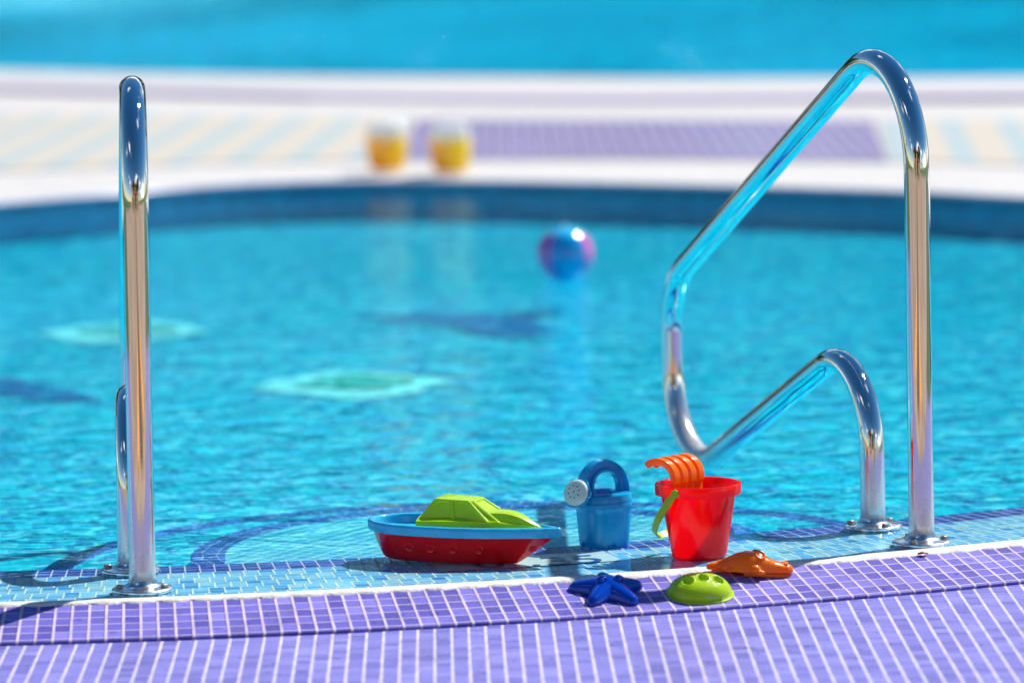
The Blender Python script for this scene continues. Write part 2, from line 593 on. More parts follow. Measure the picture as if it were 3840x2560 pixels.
def smooth_poly(P, k=8):
    out_ = []
    P = [(x * KD, y * KD) for x, y in P]
    P = [Vector((*p, 0)) for p in P]
    for i in range(len(P) - 1):
        p0, p1, p2, p3 = P[max(i - 1, 0)], P[i], P[i + 1], P[min(i + 2, len(P) - 1)]
        for j in range(k):
            t = j / k
            out_.append(.5 * (2 * p1 + (p2 - p0) * t + (2 * p0 - 5 * p1 + 4 * p2 - p3) * t * t + (3 * p1 - p0 - 3 * p2 + p3) * t ** 3))
    out_.append(P[-1])
    return out_


lip = smooth_poly(LIP)
DK = .040


def strip(name, path, prof, mat, rev=False):
    """path of points, profile = (offset away from the pool in y, z); UV in metres"""
    bm = bmesh.new()
    uvl = bm.loops.layers.uv.new('UVMap')
    vl = [0]
    for (ra, za), (rb, zb) in zip(prof[:-1], prof[1:]):
        vl.append(vl[-1] + math.hypot(rb - ra, zb - za))
    L, s = [], 0
    for i, p in enumerate(path):
        if i: s += (p - path[i - 1]).length
        L.append(s)
    g = [[bm.verts.new((p.x, p.y + a, z)) for a, z in prof] for p in path]
    for i in range(len(path) - 1):
        for j in range(len(prof) - 1):
            f = bm.faces.new((g[i][j], g[i + 1][j], g[i + 1][j + 1], g[i][j + 1]))
            for l, (a, b) in zip(f.loops, ((i, j), (i + 1, j), (i + 1, j + 1), (i, j + 1))):
                l[uvl].uv = (L[a], vl[b])
    bmesh.ops.recalc_face_normals(bm, faces=bm.faces)
    return tag(link(name, bm, mat, smooth=False), kind='structure')


M['farwater_wall'] = tile_mat('submerged_wall_mosaic', [(3, (.0, .30, .52)), (3, (.0, .38, .58)), (2, (.0, .22, .44))], (.01, .4, .55))
strip('pool_wall', lip, [(.013, FL), (.013, .0)], M['farwater_wall'])
strip('pool_wall', lip, [(.012, -.004), (.012, .026)], M['farwall'])
strip('lavender_trim', lip, [(.0, .026), (-.004, .028), (-.004, .037), (.0, DK)], M['fartrim'])

n = N('white_deck_mosaic')
q = n.sep(n.geo())
m, r1, r2 = tiles(n, q[0], q[1], .05, .005, .005)
M['deck'] = n.done(n.pbr(n.mix(m, (.42, .39, .35), n.ramp(r1, [(0, (.53, .51, .49)), (.5, (.57, .54, .505)), (.8, (.505, .495, .49))], 'CONSTANT')), .5))
strip('far_deck', lip, [(0, DK), (.55, DK), (4.6, DK)] if False else [(0, DK), (4.2, DK)], M['deck'])
n = N('striped_deck_mosaic')
q = n.sep(n.geo())
xs = n.math('DIVIDE', n.math('SUBTRACT', q[0], n.math('MULTIPLY', q[1], .062)), .205)
fx = n.math('FRACT', xs)
m, r1, r2 = tiles(n, q[0], q[1], .05, .004, .004)
aq = n.mix(n.math('MULTIPLY', r1, .6), (.31, .40, .41), (.38, .43, .43))
cr = n.mix(r2, (.50, .44, .34), (.48, .43, .37))
c = n.mix(n.ramp(fx, [(.30, 0), (.36, 1), (.70, 1), (.76, 0)]), cr, aq)
M['stripes'] = n.done(n.pbr(c, .5))
M['deckpurple'] = tile_mat('far_purple_mosaic', [(3, (.31, .26, .51)), (2, (.34, .29, .54)), (2, (.28, .235, .48))], (.43, .40, .50), p=.05, world=True, gu=.006, gv=.004)


def sheet(name, pts, z, mat, k=1.0):
    bm = bmesh.new()
    bm.faces.new([bm.verts.new((x * k, y * k, z)) for x, y in pts])
    bmesh.ops.recalc_face_normals(bm, faces=bm.faces)
    o = link(name, bm, mat, smooth=False)
    if o.data.polygons[0].normal.z < 0: o.data.flip_normals()
    return tag(o, kind='structure')


sheet('striped_paving', [(-7, 18.3), (-7, 20.9), (-1.95, 18.75), (-.33, 17.95), (-.40, 15.92), (-1.0, 15.95), (-1.67, 15.80), (-2.6, 15.2), (-7, 13.2)][::-1], DK + .004, M['stripes'], KD)
sheet('striped_paving', [(1.33, 17.28), (1.22, 15.37), (1.9, 14.9), (6, 12.8), (6, 15.5), (2.0, 17.1)][::-1], DK + .004, M['stripes'], KD)
sheet('purple_paving', [(-.385, 15.91), (-.33, 17.90), (1.31, 17.30), (1.21, 15.37), (.4, 15.72)], DK + .004, M['deckpurple'], KD)
# the thin lilac line and back edge of the walkway
M['lilac'] = simple('lilac_tiles', (.25, .205, .43), .5)
bl = [Vector((x, y, 0)) for x, y in ((-9, 25.2), (-2.15, 20.4), (0, 18.9), (2.0, 18.35), (9, 16.6))]
strip('lilac_line', smooth_poly([(p.x, p.y) for p in bl]), [(-.13, DK + .010), (.13, DK + .010)], M['lilac'])
back = smooth_poly([(-9, 27.5), (-2.28, 21.9), (0, 20.5), (2.1, 19.7), (9, 17.9)])
bm = bmesh.new()
A = [bm.verts.new((p.x, p.y, DK - .004)) for p in back]
Bv = [bm.verts.new((p.x * 1.0, 14.5 + 2, DK - .004)) for p in back]
for i in range(len(A) - 1): bm.faces.new((A[i], Bv[i], Bv[i + 1], A[i + 1]))
bmesh.ops.recalc_face_normals(bm, faces=bm.faces)
tag(link('far_deck', bm, M['deck'], smooth=False), kind='structure')

# near pool: floor and water
bm = bmesh.new()
top = lip
Ar, Bq = [], []
for p in top:
    a = max(-60, min(60, math.degrees(math.atan2(p.x - CX, 8)) * 1.25))
    Ar.append(bm.verts.new((p.x, p.y + .05, FL)))
    Bq.append(bm.verts.new((CX + (R_IN - .001) * sin(R(a)), CY - (R_IN - .001) * cos(R(a)), FL)))
for i in range(len(Ar) - 1): bm.faces.new((Ar[i], Bq[i], Bq[i + 1], Ar[i + 1]))
bmesh.ops.recalc_face_normals(bm, faces=bm.faces)
tag(link('pool_floor', bm, M['floor'], smooth=False), kind='structure')
bm = bmesh.new()
Ar, Bq = [], []
for p in top:
    a = max(-60, min(60, math.degrees(math.atan2(p.x - CX, 8)) * 1.25))
    Ar.append(bm.verts.new((p.x, p.y + .004, 0)))
    Bq.append((a,))
na = len(top)
arc = [bm.verts.new((CX + (R_OUT - .018) * sin(R(b[0])), CY - (R_OUT - .018) * cos(R(b[0])), 0)) for b in Bq]
for i in range(na - 1): bm.faces.new((Ar[i], arc[i], arc[i + 1], Ar[i + 1]))
bmesh.ops.recalc_face_normals(bm, faces=bm.faces)
pw = tag(link('pool_water', bm, M['water'], smooth=False), kind='structure')


# rounded steps under the water by the ledge
def step(name, c, r, z, mat, line):
    pts = []
    bm = bmesh.new()
    uvl = bm.loops.layers.uv.new('UVMap')
    ang = [R(-8 + 196 * i / 90) for i in range(91)]
    def ring_(rr, zz):
        P_ = [Vector((c[0] + rr * cos(a), c[1] + rr * sin(a), zz)) for a in ang]
        return [P_[0] - Vector((0, .3, 0))] + P_ + [P_[-1] - Vector((0, .3, 0))]
    loft(bm, [ring_(r, FL), ring_(r, z - .003), ring_(r - .003, z), ring_(r - line, z)], close=False)
    for f in bm.faces:
        for l in f.loops:
            a = math.atan2(l.vert.co.y - c[1], l.vert.co.x - c[0])
            l[uvl].uv = (a * r, math.hypot(l.vert.co.x - c[0], l.vert.co.y - c[1]) + l.vert.co.z)
    bmesh.ops.recalc_face_normals(bm, faces=bm.faces)
    tag(link('navy_step_edge', bm, M['navyline'], smooth=False), kind='structure')
    bm = bmesh.new()
    bm.faces.new([bm.verts.new(p) for p in ring_(r - line, z)])
    bmesh.ops.recalc_face_normals(bm, faces=bm.faces)
    tag(link(name, bm, mat, smooth=False), kind='structure')


step('upper_step', (-.064, 8.276), .50, -.024, M['step'], .060)
step('lower_step', (-.055, 8.24), .777, -.052, M['floor'], .056)

# mosaic pictures in the pool floor
n = N('leaf_mosaic_white'); M['leafw'] = n.done(n.pbr(n.ramp(n.noise(40, 3, n.geo()), [(.36, (.30, .70, .70)), (.50, (.88, .92, .88))]), .4))
n = N('leaf_mosaic_green'); M['leafg'] = n.done(n.pbr(n.ramp(n.noise(34, 3, n.geo()), [(.38, (.0, .26, .16)), (.52, (.02, .42, .32)), (.60, (.25, .62, .58)), (.72, (.5, .75, .7))]), .4))


def lens(cx, cy, hl, hw, rot, z, mat, name):
    P = []
    for s in (1, -1):
        for i in range(16):
            t = -1 + 2 * i / 16
            P.append((s * t * hl + random.uniform(-.012, .012), s * hw * (1 - t * t) ** 1.3 + random.uniform(-.03, .03) * (1 - t * t)))
    P = [(cx + x * cos(rot) - y * sin(rot), cy + x * sin(rot) + y * cos(rot)) for x, y in P]
    return sheet(name, P, z, mat)


for cx, cy, hl, hw, rot in ((-1.0, 12.40, .235, .24, R(-12)), (-.37, 11.17, .24, .27, R(10))):
    lens(cx, cy, hl, hw, rot, FL + .004, M['leafw'], 'leaf_mosaic')
    lens(cx + .01, cy + .01, hl * .62, hw * .50, rot, FL + .008, M['leafg'], 'leaf_mosaic_heart')
for P in ([(-1.35, 11.55), (-1.18, 11.42), (-1.02, 11.16), (-.94, 10.98), (-1.05, 10.98), (-1.2, 11.15), (-1.4, 11.3)],
          [(-.42, 12.62), (-.1, 12.66), (.05, 12.5), (.10, 12.2), (.02, 12.05), (-.10, 12.15), (-.16, 12.4)]):
    sheet('navy_swirl_mosaic', P, FL + .004, M['navyswirl'])

# second pool beyond the walkway
bm = bmesh.new()
A = [bm.verts.new((p.x, p.y + .005, .012)) for p in back]
Bv = [bm.verts.new((p.x * 3, 44, .03)) for p in back]
for i in range(len(A) - 1): bm.faces.new((A[i], A[i + 1], Bv[i + 1], Bv[i]))
tag(link('far_pool_water', bm, M['farwater'], smooth=False), kind='structure')
bm = bmesh.new()
A = [bm.verts.new((p.x, p.y + .003, -.12)) for p in back]
Bv = [bm.verts.new((p.x * 3, 44, -.12)) for p in back]
for i in range(len(A) - 1): bm.faces.new((A[i], A[i + 1], Bv[i + 1], Bv[i]))
M['farfloor'] = tile_mat('far_pool_mosaic', [(1, (.001, .48, .76)), (1, (.002, .58, .82)), (1, (.0, .36, .66))], (.01, .5, .76), p=.08, world=True, warp=.3, streak=.4)
tag(link('far_pool_floor', bm, M['farfloor'], smooth=False), kind='structure')
strip('far_pool_wall', back, [(0, -.13), (0, DK - .004)], M['farwall'])

n = N('lawn')
M['lawn'] = n.done(n.pbr(n.ramp(n.noise(3, 6, n.geo()), [(.3, (.03, .07, .015)), (.7, (.07, .13, .03))]), .9))
bm = bmesh.new()
bm.faces.new([bm.verts.new(p) for p in ((-600, -600, -.35), (600, -600, -.35), (600, 900, -.35), (-600, 900, -.35))])
tag(link('ground', bm, M['lawn'], smooth=False), kind='structure')

# depth marking set into the ledge
n = N('white_marking'); M['wmark'] = n.done(n.pbr(n.ramp(n.noise(50, 3, n.geo()), [(.3, (.66, .68, .66)), (.7, (.78, .79, .77))]), .25))
M['digit'] = simple('navy_digits', (.01, .07, .26), .3)
dm = empty('depth_marking', (-.05, 8.0, -.004))
tag(dm, 'white depth marking with navy digits 0.35 in the ledge beside the toy boat', 'depth marking')


def polar(theta, r):
    return (CX + r * sin(theta), CY - r * cos(theta))


ma, mb = unp(1640, 2131), unp(2340, 2096)
tha, thb = [math.atan2(p.x - CX, CY - p.y) for p in (ma, mb)]
rr0 = math.hypot(ma.x - CX, ma.y - CY)
bm = bmesh.new()
g = []
for i in range(25):
    a = tha + (thb - tha) * i / 24
    g.append([Vector((*polar(a, r), -.0030)) - dm.location for r in (rr0 + .012, rr0 - .100)])
loft(bm, [[x[0] for x in g], [x[1] for x in g]], close=False)
bmesh.ops.recalc_face_normals(bm, faces=bm.faces)
o = link('white_plate', bm, M['wmark'], dm, smooth=False)
if o.data.polygons[0].normal.z < 0: o.data.flip_normals()


def glyph(ch, px, py, size):
    cu = bpy.data.curves.new('digit', 'FONT')
    cu.body, cu.size, cu.align_x = ch, size, 'CENTER'
    t = bpy.data.objects.new('tmp', cu)
    me = bpy.data.meshes.new_from_object(t)
    bpy.data.objects.remove(t)
    o = bpy.data.objects.new('digit', me)
    col.objects.link(o)
    me.materials.clear(); me.materials.append(M['digit'])
    o.parent = dm
    P = unp(px, py)
    a = math.atan2(P.x - CX, CY - P.y)
    o.rotation_euler = (0, 0, a)
    o.location = Vector((P.x, P.y, -.0022)) - dm.location
    return o


for ch, px, py in (('0', 1850, 2121), ('.', 2015, 2114), ('3', 2110, 2108), ('5', 2222, 2102)):
    glyph(ch, px, py, .115)


# ------------------------------------------------------------------ handrails
def fillet_path(P, rad, seg=14):
    out_ = [Vector(P[0])]
    for i in range(1, len(P) - 1):
        a, b, c = Vector(P[i - 1]), Vector(P[i]), Vector(P[i + 1])
        u, v_ = (a - b).normalized(), (c - b).normalized()
        th = u.angle(v_)
        r = rad[i - 1]
        tl = r / math.tan(th / 2)
        ctr = b + (u + v_).normalized() * (r / sin(th / 2))
        p0, p1 = b + u * tl, b + v_ * tl
        a0, a1 = p0 - ctr, p1 - ctr
        tot = a0.angle(a1)
        for k in range(seg + 1):
            t = k / seg
            out_.append(ctr + (a0 * sin((1 - t) * tot) + a1 * sin(t * tot)) / sin(tot))
    out_.append(Vector(P[-1]))
    return out_


def densify(P, step_=.03):
    o_ = [P[0]]
    for a, b in zip(P[:-1], P[1:]):
        k = max(1, int((b - a).length / step_))
        for j in range(1, k + 1): o_.append(a.lerp(b, j / k))
    return o_


def flange(root, loc, angs):
    bm = bmesh.new()
    lathe(bm, [(.0218, .018), (.0235, .013), (.027, .009), (.034, .0068), (.044, .0058), (.0485, .0048), (.0500, .003), (.0498, .0), (.046, -.0015)], 72, (loc.x, loc.y), cap1=True)
    bmesh.ops.recalc_face_normals(bm, faces=bm.faces)
    f = link('flange', bm, M['flange'], root)
    f.location = (0, 0, loc.z)
    for k, a in enumerate(angs):
        bm = bmesh.new()
        c = Vector((.0385 * cos(a), .0385 * sin(a), .0055))
        cyl(bm, (0, 0, 0), .0082, .0082, .0012, 24)
        cyl(bm, (0, 0, .0012), .0064, .0066, .0046, 6)
        cyl(bm, (0, 0, .0058), .0056, .0050, .0005, 6)
        b = link('bolt', bm, M['bolt'], f, smooth=False)
        b.location = Vector((loc.x, loc.y, 0)) + c
        b.rotation_euler = (R(random.uniform(-3, 3)), R(random.uniform(-3, 3)), random.uniform(0, 1))
    return f


def handrail(name, base, phi, label, shift, lean, bolts, loopx=1.13):
    root = empty(name, base)
    tag(root, label, 'handrail', 'handrails of the pool steps')
    d, side = Vector((-sin(phi), cos(phi), 0)), Vector((cos(phi), sin(phi), 0))
    P = fillet_path([(0, .003, 0), (0, .911, 0), (loopx, .911 - .505 * loopx, 0), (loopx, -.053 + .43 * (1.13 - loopx), 0),
                     (.201, .347, 0), (.201, .003, 0)], [.172, .15, .145, .135][:4] if False else [.172, .15, .15, .142])
    P = densify(P)
    L = [0]
    for a, b in zip(P[:-1], P[1:]): L.append(L[-1] + (b - a).length)
    pts = []
    for p, s in zip(P, L):
        t = min(1, max(0, (s - 2.1) / (L[-1] - 2.1)))
        pts.append(d * p.x + Vector((0, 0, p.y)) + side * (shift * t) + lean * p.y * (1 - t))
    bm = bmesh.new()
    sweep(bm, pts, lambda k: circ(.0216, 40))
    bmesh.ops.recalc_face_normals(bm, faces=bm.faces)
    link('tube', bm, M['steel'], root)
    flange(root, Vector((0, 0, 0)), bolts[0])
    flange(root, pts[-1] - Vector((0, 0, .003)), bolts[1])
    return root


handrail('pool_handrail', unp(3456, 2036, 0), R(19.6), 'polished steel handrail showing its whole bent loop, right of the red bucket', 0,
         Vector((0, 0, 0)), ([R(-115), R(5), R(120)], [R(-62), R(170), R(40)]))
handrail('pool_handrail', unp(535, 2212, 0), R(5.0), 'polished steel handrail seen end on as an upright post, left of the toy boat', -.017,
         Vector((.0125, 0, 0)), ([R(-160), R(-20), R(100)], [R(175), R(60), R(-60)]))


# ------------------------------------------------------------------ toy boat
def outline(x0, x1, wd, z, n=120, off=0.0, notch=0.0, notches=()):
    L = x1 - x0
    pts = []
    for i in range(n):
        t = 2 * pi * i / n
        # param along: stern rounded, bow pointed
        s = (1 - cos(t)) / 2                     # 0 stern .. 1 bow
        sg = 1 if t < pi else -1
        if s < .35:
            wv = (1 - ((.35 - s) / .35) ** 2.6) ** .5
        else:
            wv = max(0, 1 - ((s - .35) / .65) ** 1.95)
        pts.append([x0 + s * L, sg * wv * wd, z])
    # outward offset
    out_ = []
    for i in range(n):
        a, b = Vector(pts[i - 1]), Vector(pts[(i + 1) % n])
        tng = (b - a)
        tng.z = 0
        if tng.length < 1e-9: tng = Vector((0, 1, 0))
        nrm = Vector((tng.y, -tng.x, 0)).normalized()
        p = Vector(pts[i])
        c = Vector(((x0 + x1) / 2, 0, z))
        if nrm.dot(p - c) < 0: nrm = -nrm
        o_ = off - (notch if i in notches else 0)
        out_.append(p + nrm * o_)
    return out_


BT = empty('toy_boat', (0, 0, 0))
p0, p1 = unp(1392, 2104, .0), unp(2104, 2116, .0)
BL = .333
BW = .069
ct = unp(1745, 2106, 0)
yaw = R(-21)
BT.location = (ct.x - .5 * BL * cos(yaw) * 1.0, ct.y - .5 * BL * sin(yaw) + .02, -.001)
BT.rotation_euler = (0, R(1.3), yaw)
BT.location.z = .0035
tag(BT, 'toy speedboat with red hull, blue rim and lime green cabin lying on the wet ledge', 'toy boat')
bm = bmesh.new()
rings = []
for t in [0, .03, .10, .22, .40, .60, .80, 1.0]:
    z = .052 * t
    e = t ** .62
    rings.append([Vector(p) for p in outline(.024 * (1 - e) ** 1.0 + .002, (.258 + (BL - .262) * t ** .90), .040 + (BW - .042) * e, z)])
loft(bm, rings, True, True, False)
bmesh.ops.recalc_face_normals(bm, faces=bm.faces)
hull = link('hull', bm, M['hull'], BT)
n_out = 120
notches = set(list(range(8, 54, 6)) + [120 - k for k in range(8, 54, 6)])
bm = bmesh.new()
rings = []
for off, z, nt_ in ((-.001, .0475, 0), (.0035, .0480, .001), (.0050, .0510, .0022), (.0050, .0600, .0022), (.0038, .0635, .0022), (.001, .0650, .001), (-.0035, .0650, .0008), (-.0058, .0635, 0),
                    (-.0066, .0600, 0), (-.0090, .0500, 0), (-.0125, .0485, 0)):
    rings.append(outline(0, BL, BW, z, n_out, off, nt_, notches))
loft(bm, rings, True, False, True)
bmesh.ops.recalc_face_normals(bm, faces=bm.faces)
autosmooth(link('deck_rim', bm, M['cyan'], BT), 50)
# portholes pressed into both sides of the hull
for k, px in enumerate((.088, .126, .164, .206)):
    for sg in (-1, 1):
        bm = bmesh.new()
        t0 = .026 / .052
        e = t0 ** .62
        ol = outline(.024 * (1 - e) + .002, (.258 + (BL - .262) * t0 ** .90), .040 + (BW - .042) * e, .026)
        yb = min((abs(p.x - px), p.y) for p in ol if p.y * sg > 0)[1]
        q_ = Vector((0, -.93 * -sg, -.36)).normalized()
        q_ = Vector((0, sg * .93, -.36)).normalized()
        rot = q_.to_track_quat('Z', 'Y')
        rs = []
        for r, h in ((.0085, -.0012), (.0082, .0006), (.0068, .0007), (.0062, -.0002), (.0035, -.0003)):
            rs.append([rot @ Vector((r * cos(2 * pi * i / 28), r * sin(2 * pi * i / 28), h)) for i in range(28)])
        loft(bm, rs, True, False, True)
        bmesh.ops.recalc_face_normals(bm, faces=bm.faces)
        ph = link('porthole', bm, M['hull'], hull)
        ph.location = (px, yb, .026)

# cabin: lower cowling and the cab with pressed-in windows
cb = empty('cabin_pivot', (0, 0, 0)) if False else None


def wcabin(x):
    s = x / BL
    wv = max(0, 1 - (max(0, s - .35) / .65) ** 1.95)
    return max(.003, wv * BW - .0135)


def ctop(x):
    f = (x - .099) / .204
    return .079 + .0095 * sin(min(1, f / .68) * pi / 2) ** 2 - .0010 * max(0, f - .68) - .026 * max(0, (f - .68) / .32) ** 1.8


bm = bmesh.new()
rings = []
xs_ = [.099 + (.303 - .099) * i / 26 for i in range(27)]
for i, x in enumerate(xs_):
    wb = wcabin(x)
    f = i / 26
    nose = (1 - f ** 5)
    belt = .0725 + .003 * sin(pi * min(1, f * 1.1)) - .011 * f ** 5
    topz = max(ctop(x), belt + .001)
    wt = wb * .90
    rear = 0 if i else 0.0
    rings.append([Vector((x, -wb, .056)), Vector((x, -wb, .058)), Vector((x, -wb + .001, belt - .002)), Vector((x, -wt, belt)), Vector((x, -wt + .0025, belt + .0008)),
                  Vector((x, -wt * .72, topz - .0022)), Vector((x, -wt * .35, topz)), Vector((x, 0, topz + .0004)), Vector((x, wt * .35, topz)),
                  Vector((x, wt * .72, topz - .0022)), Vector((x, wt - .0025, belt + .0008)), Vector((x, wt, belt)), Vector((x, wb - .001, belt - .002)), Vector((x, wb, .058)), Vector((x, wb, .056))])
loft(bm, rings, True, True, True)
bmesh.ops.recalc_face_normals(bm, faces=bm.faces)
cab = autosmooth(link('cabin', bm, M['lime'], BT), 28)
# bonnet panel
bm = bmesh.new()
P = [(.242, .015), (.242, 0), (.242, -.015), (.252, -.0165), (.264, -.0145), (.274, -.010), (.278, 0), (.274, .010), (.264, .0145), (.252, .0165)]
rs = [[Vector((x, y, ctop(x) - 12 * y * y + dz)) for x, y in P] for dz in (-.004, .0007)]
loft(bm, rs, True, True, True)
bmesh.ops.recalc_face_normals(bm, faces=bm.faces)
bevel(link('bonnet_panel', bm, M['lime'], cab, smooth=False), .0008, 2)
# cab house
bm = bmesh.new()
hb = [(.101, -.0480), (.222, -.0430), (.240, -.033), (.240, .033), (.222, .0430), (.101, .0480)]
ht = [(.123, -.0290), (.182, -.0270), (.190, -.021), (.190, .021), (.182, .0270), (.123, .0290)]
mid = 1
vb = [bm.verts.new((x, y, .0735)) for x, y in hb]
vt = [bm.verts.new((x, y, .1065 - .0012 * (x > .15))) for x, y in ht]
faces = []
for i in range(6):
    j = (i + 1) % 6
    faces.append(bm.faces.new((vb[i], vb[j], vt[j], vt[i])))
tp = bm.faces.new(vt)
c = bmesh.ops.poke(bm, faces=[tp])
c['verts'][0].co.z += .0030
bmesh.ops.recalc_face_normals(bm, faces=bm.faces)
# cut the long sides in two so that each holds a rear and a front window
sides = [faces[0], faces[4]]
for f in sides:
    eds = [e for e in f.edges if abs(e.verts[0].co.z - e.verts[1].co.z) < .004]
    bmesh.ops.subdivide_edges(bm, edges=eds, cuts=1)
bm.faces.ensure_lookup_table()
for f in list(bm.faces):
    n_ = f.normal
    if abs(n_.y) > .5 and len(f.verts) == 6:
        vs = [v_ for v_ in f.verts]
        ms_ = [v_ for v_ in vs if .13 < v_.co.x < .175 and len(v_.link_edges) <= 3 and v_ not in vb and v_ not in vt]
        if len(ms_) == 2:
            bmesh.utils.face_split(f, ms_[0], ms_[1])
bm.faces.ensure_lookup_table()
wins = [f for f in bm.faces if (abs(f.normal.y) > .5 and f.calc_area() > 6e-4) or (f.normal.x > .45 and f.calc_area() > 4e-4)]
r_ = bmesh.ops.inset_individual(bm, faces=wins, thickness=.0040, depth=0)
bmesh.ops.inset_individual(bm, faces=wins, thickness=.0014, depth=-.0026)
bevel(link('cab_house', bm, M['lime'], cab, smooth=False), .0011, 3, 25)

# ------------------------------------------------------------------ red bucket
bc = unp(2622, 2079, 0)
BK = empty('toy_bucket', (bc.x, bc.y, -.003))
tag(BK, 'red plastic sand bucket with lime handle and an orange rake sticking out', 'bucket')
bm = bmesh.new()
ts = [i / 14 for i in range(15)]
out_prof = [(.040, .0), (.0440, .0006), (.0455, .003)] + [(.0455 + (.0625 - .0455) * (t ** .93), .003 + .103 * t) for t in ts[1:]]
out_prof += [(.0705, .1065), (.0718, .1070), (.0722, .1085), (.0724, .1225), (.0716, .1245), (.0700, .1250), (.0678, .1246), (.0664, .1230)]
inn_prof = [(.0630 - (.0630 - .0440) * t, .120 - .1165 * t) for t in ts]
lathe(bm, [(.001, .0)] + out_prof + inn_prof + [(.001, .0035)], 96)
bmesh.ops.recalc_face_normals(bm, faces=bm.faces)
autosmooth(link('bucket_body', bm, M['red'], BK), 50)
# bail
A_ = Vector((-.040, -.0605, 0)).normalized()
D_ = Vector((A_.y, -A_.x, 0))
if D_.x > 0: D_ = -D_
zc = .1155
pts, ups = [], []
for i in range(41):
    t = pi * i / 40
    p = A_ * (.0742 * cos(t)) + D_ * (.074 * sin(t)) + Vector((0, 0, zc - .084 * sin(t)))
    pts.append(p)
pn = A_.cross((D_ * .074 + Vector((0, 0, -.084))).normalized()).normalized()
bm = bmesh.new()
W_ = .0064


def strap(k):
    e = min(k, 40 - k)
    w_ = W_ * (min(1, .55 + e * .25))
    return [(-.0009, -w_), (.0009, -w_), (.0009, w_), (-.0009, w_)]


rings = []
for k in range(41):
    t = (pts[min(k + 1, 40)] - pts[max(k - 1, 0)]).normalized()
    nr = t.cross(pn).normalized()
    rings.append([pts[k] + nr * a + pn * b for a, b in strap(k)])
loft(bm, rings, True, True, True)
for e_ in (pts[0], pts[-1]):
    ax = Vector((e_.x, e_.y, 0)).normalized()
    cyl(bm, e_ - ax * .003, .0075, .0070, .0042, 28, ax)
bmesh.ops.recalc_face_normals(bm, faces=bm.faces)
bevel(autosmooth(link('bail_handle', bm, M['limehandle'], BK), 30), .0004, 2)

# ------------------------------------------------------------------ orange rake in the bucket
al = R(48)
RK = empty('toy_rake', (bc.x - .036, bc.y + .014, -.003))
tag(RK, 'orange plastic toy rake with curled tines standing in the red bucket', 'toy rake')
Wd, Cd = Vector((cos(al), sin(al), 0)), Vector((-sin(al) * 1.0, cos(al) * .35, 0)).normalized()
Cd = Vector((-.93, .36, 0)).normalized()


def rk(s, wo):
    """centre line of the curled sheet: s metres up from the handle, wo across"""
    z0 = .080
    if s < z0:
        return Wd * wo + Cd * (-.020) + Vector((0, 0, .055 + s))
    rad = .028
    a = (s - z0) / rad
    return Wd * wo + Cd * (-.020 + rad * (1 - cos(a))) + Vector((0, 0, .055 + z0 + rad * sin(a)))


bm = bmesh.new()


def rsec(half, th):
    return [(-half, -th * .5), (-half * .8, -th), (half * .8, -th), (half, -th * .5), (half, th * .5), (half * .75, th), (-half * .75, th), (-half, th * .5)]


def rsweep(s0, s1, wo0, wo1, halff, th, cap_len=.004, k=22):
    rings = []
    for i in range(k + 1):
        f_ = i / k
        s = s0 + (s1 - s0) * f_
        wo = wo0 + (wo1 - wo0) * f_
        p = rk(s, wo)
        t = (rk(s + .002, wo) - rk(s - .002, wo)).normalized()
        nr = t.cross(Wd).normalized()
        h = halff(f_)
        rings.append([p + Wd * a + nr * b for a, b in rsec(h, th)])
    loft(bm, rings, True, True, True)


rsweep(-.045, .03, 0, 0, lambda f_: .011 + .004 * f_, .004)               # handle down in the bucket
rsweep(.01, .094, 0, 0, lambda f_: .016 + .0225 * min(1, f_ * 1.8), .0030)   # palm
tips = []
for j in range(4):
    wo = -.0320 + .02133 * j
    rsweep(.070, .152 - .004 * abs(j - 1.5), wo * .98, wo * 1.05, lambda f_: .0084 * (1 - .35 * max(0, f_ - .6) / .4) * (1 if f_ < .97 else .7), .0058)
for j in range(2):
    wo = -.006 + .014 * j
    rsweep(.01, .066, wo, wo * 1.3, lambda f_: .0024 * sin(min(1, (1 - f_) * 3 + .2) * 1.5), .0052, k=10)
bmesh.ops.recalc_face_normals(bm, faces=bm.faces)
ro = link('rake_head', bm, M['orange'], RK)
rm = ro.modifiers.new('rm', 'REMESH')
rm.mode, rm.voxel_size = 'VOXEL', .0011
rm.use_smooth_shade = True
sm = ro.modifiers.new('sm', 'SMOOTH'); sm.iterations = 4; sm.factor = .5

# ------------------------------------------------------------------ watering can
cc_ = unp(2266, 2037, 0)
WC = empty('toy_watering_can', (cc_.x, cc_.y, -.003), R(24))
tag(WC, 'blue plastic toy watering can with white sprinkler head standing on the ledge', 'watering can')


def sq(a, b, z, e=3.2, n=72, feet=None):
    o_ = []
    for i in range(n):
        t = 2 * pi * i / n
        c_, s_ = cos(t), sin(t)
        r = (abs(c_ / a) ** e + abs(s_ / b) ** e) ** (-1 / e)
        zz = z
        if feet is not None and abs(cos(2 * t)) > .955:
            zz += feet
        o_.append(Vector((r * c_, r * s_, zz)))
    return o_


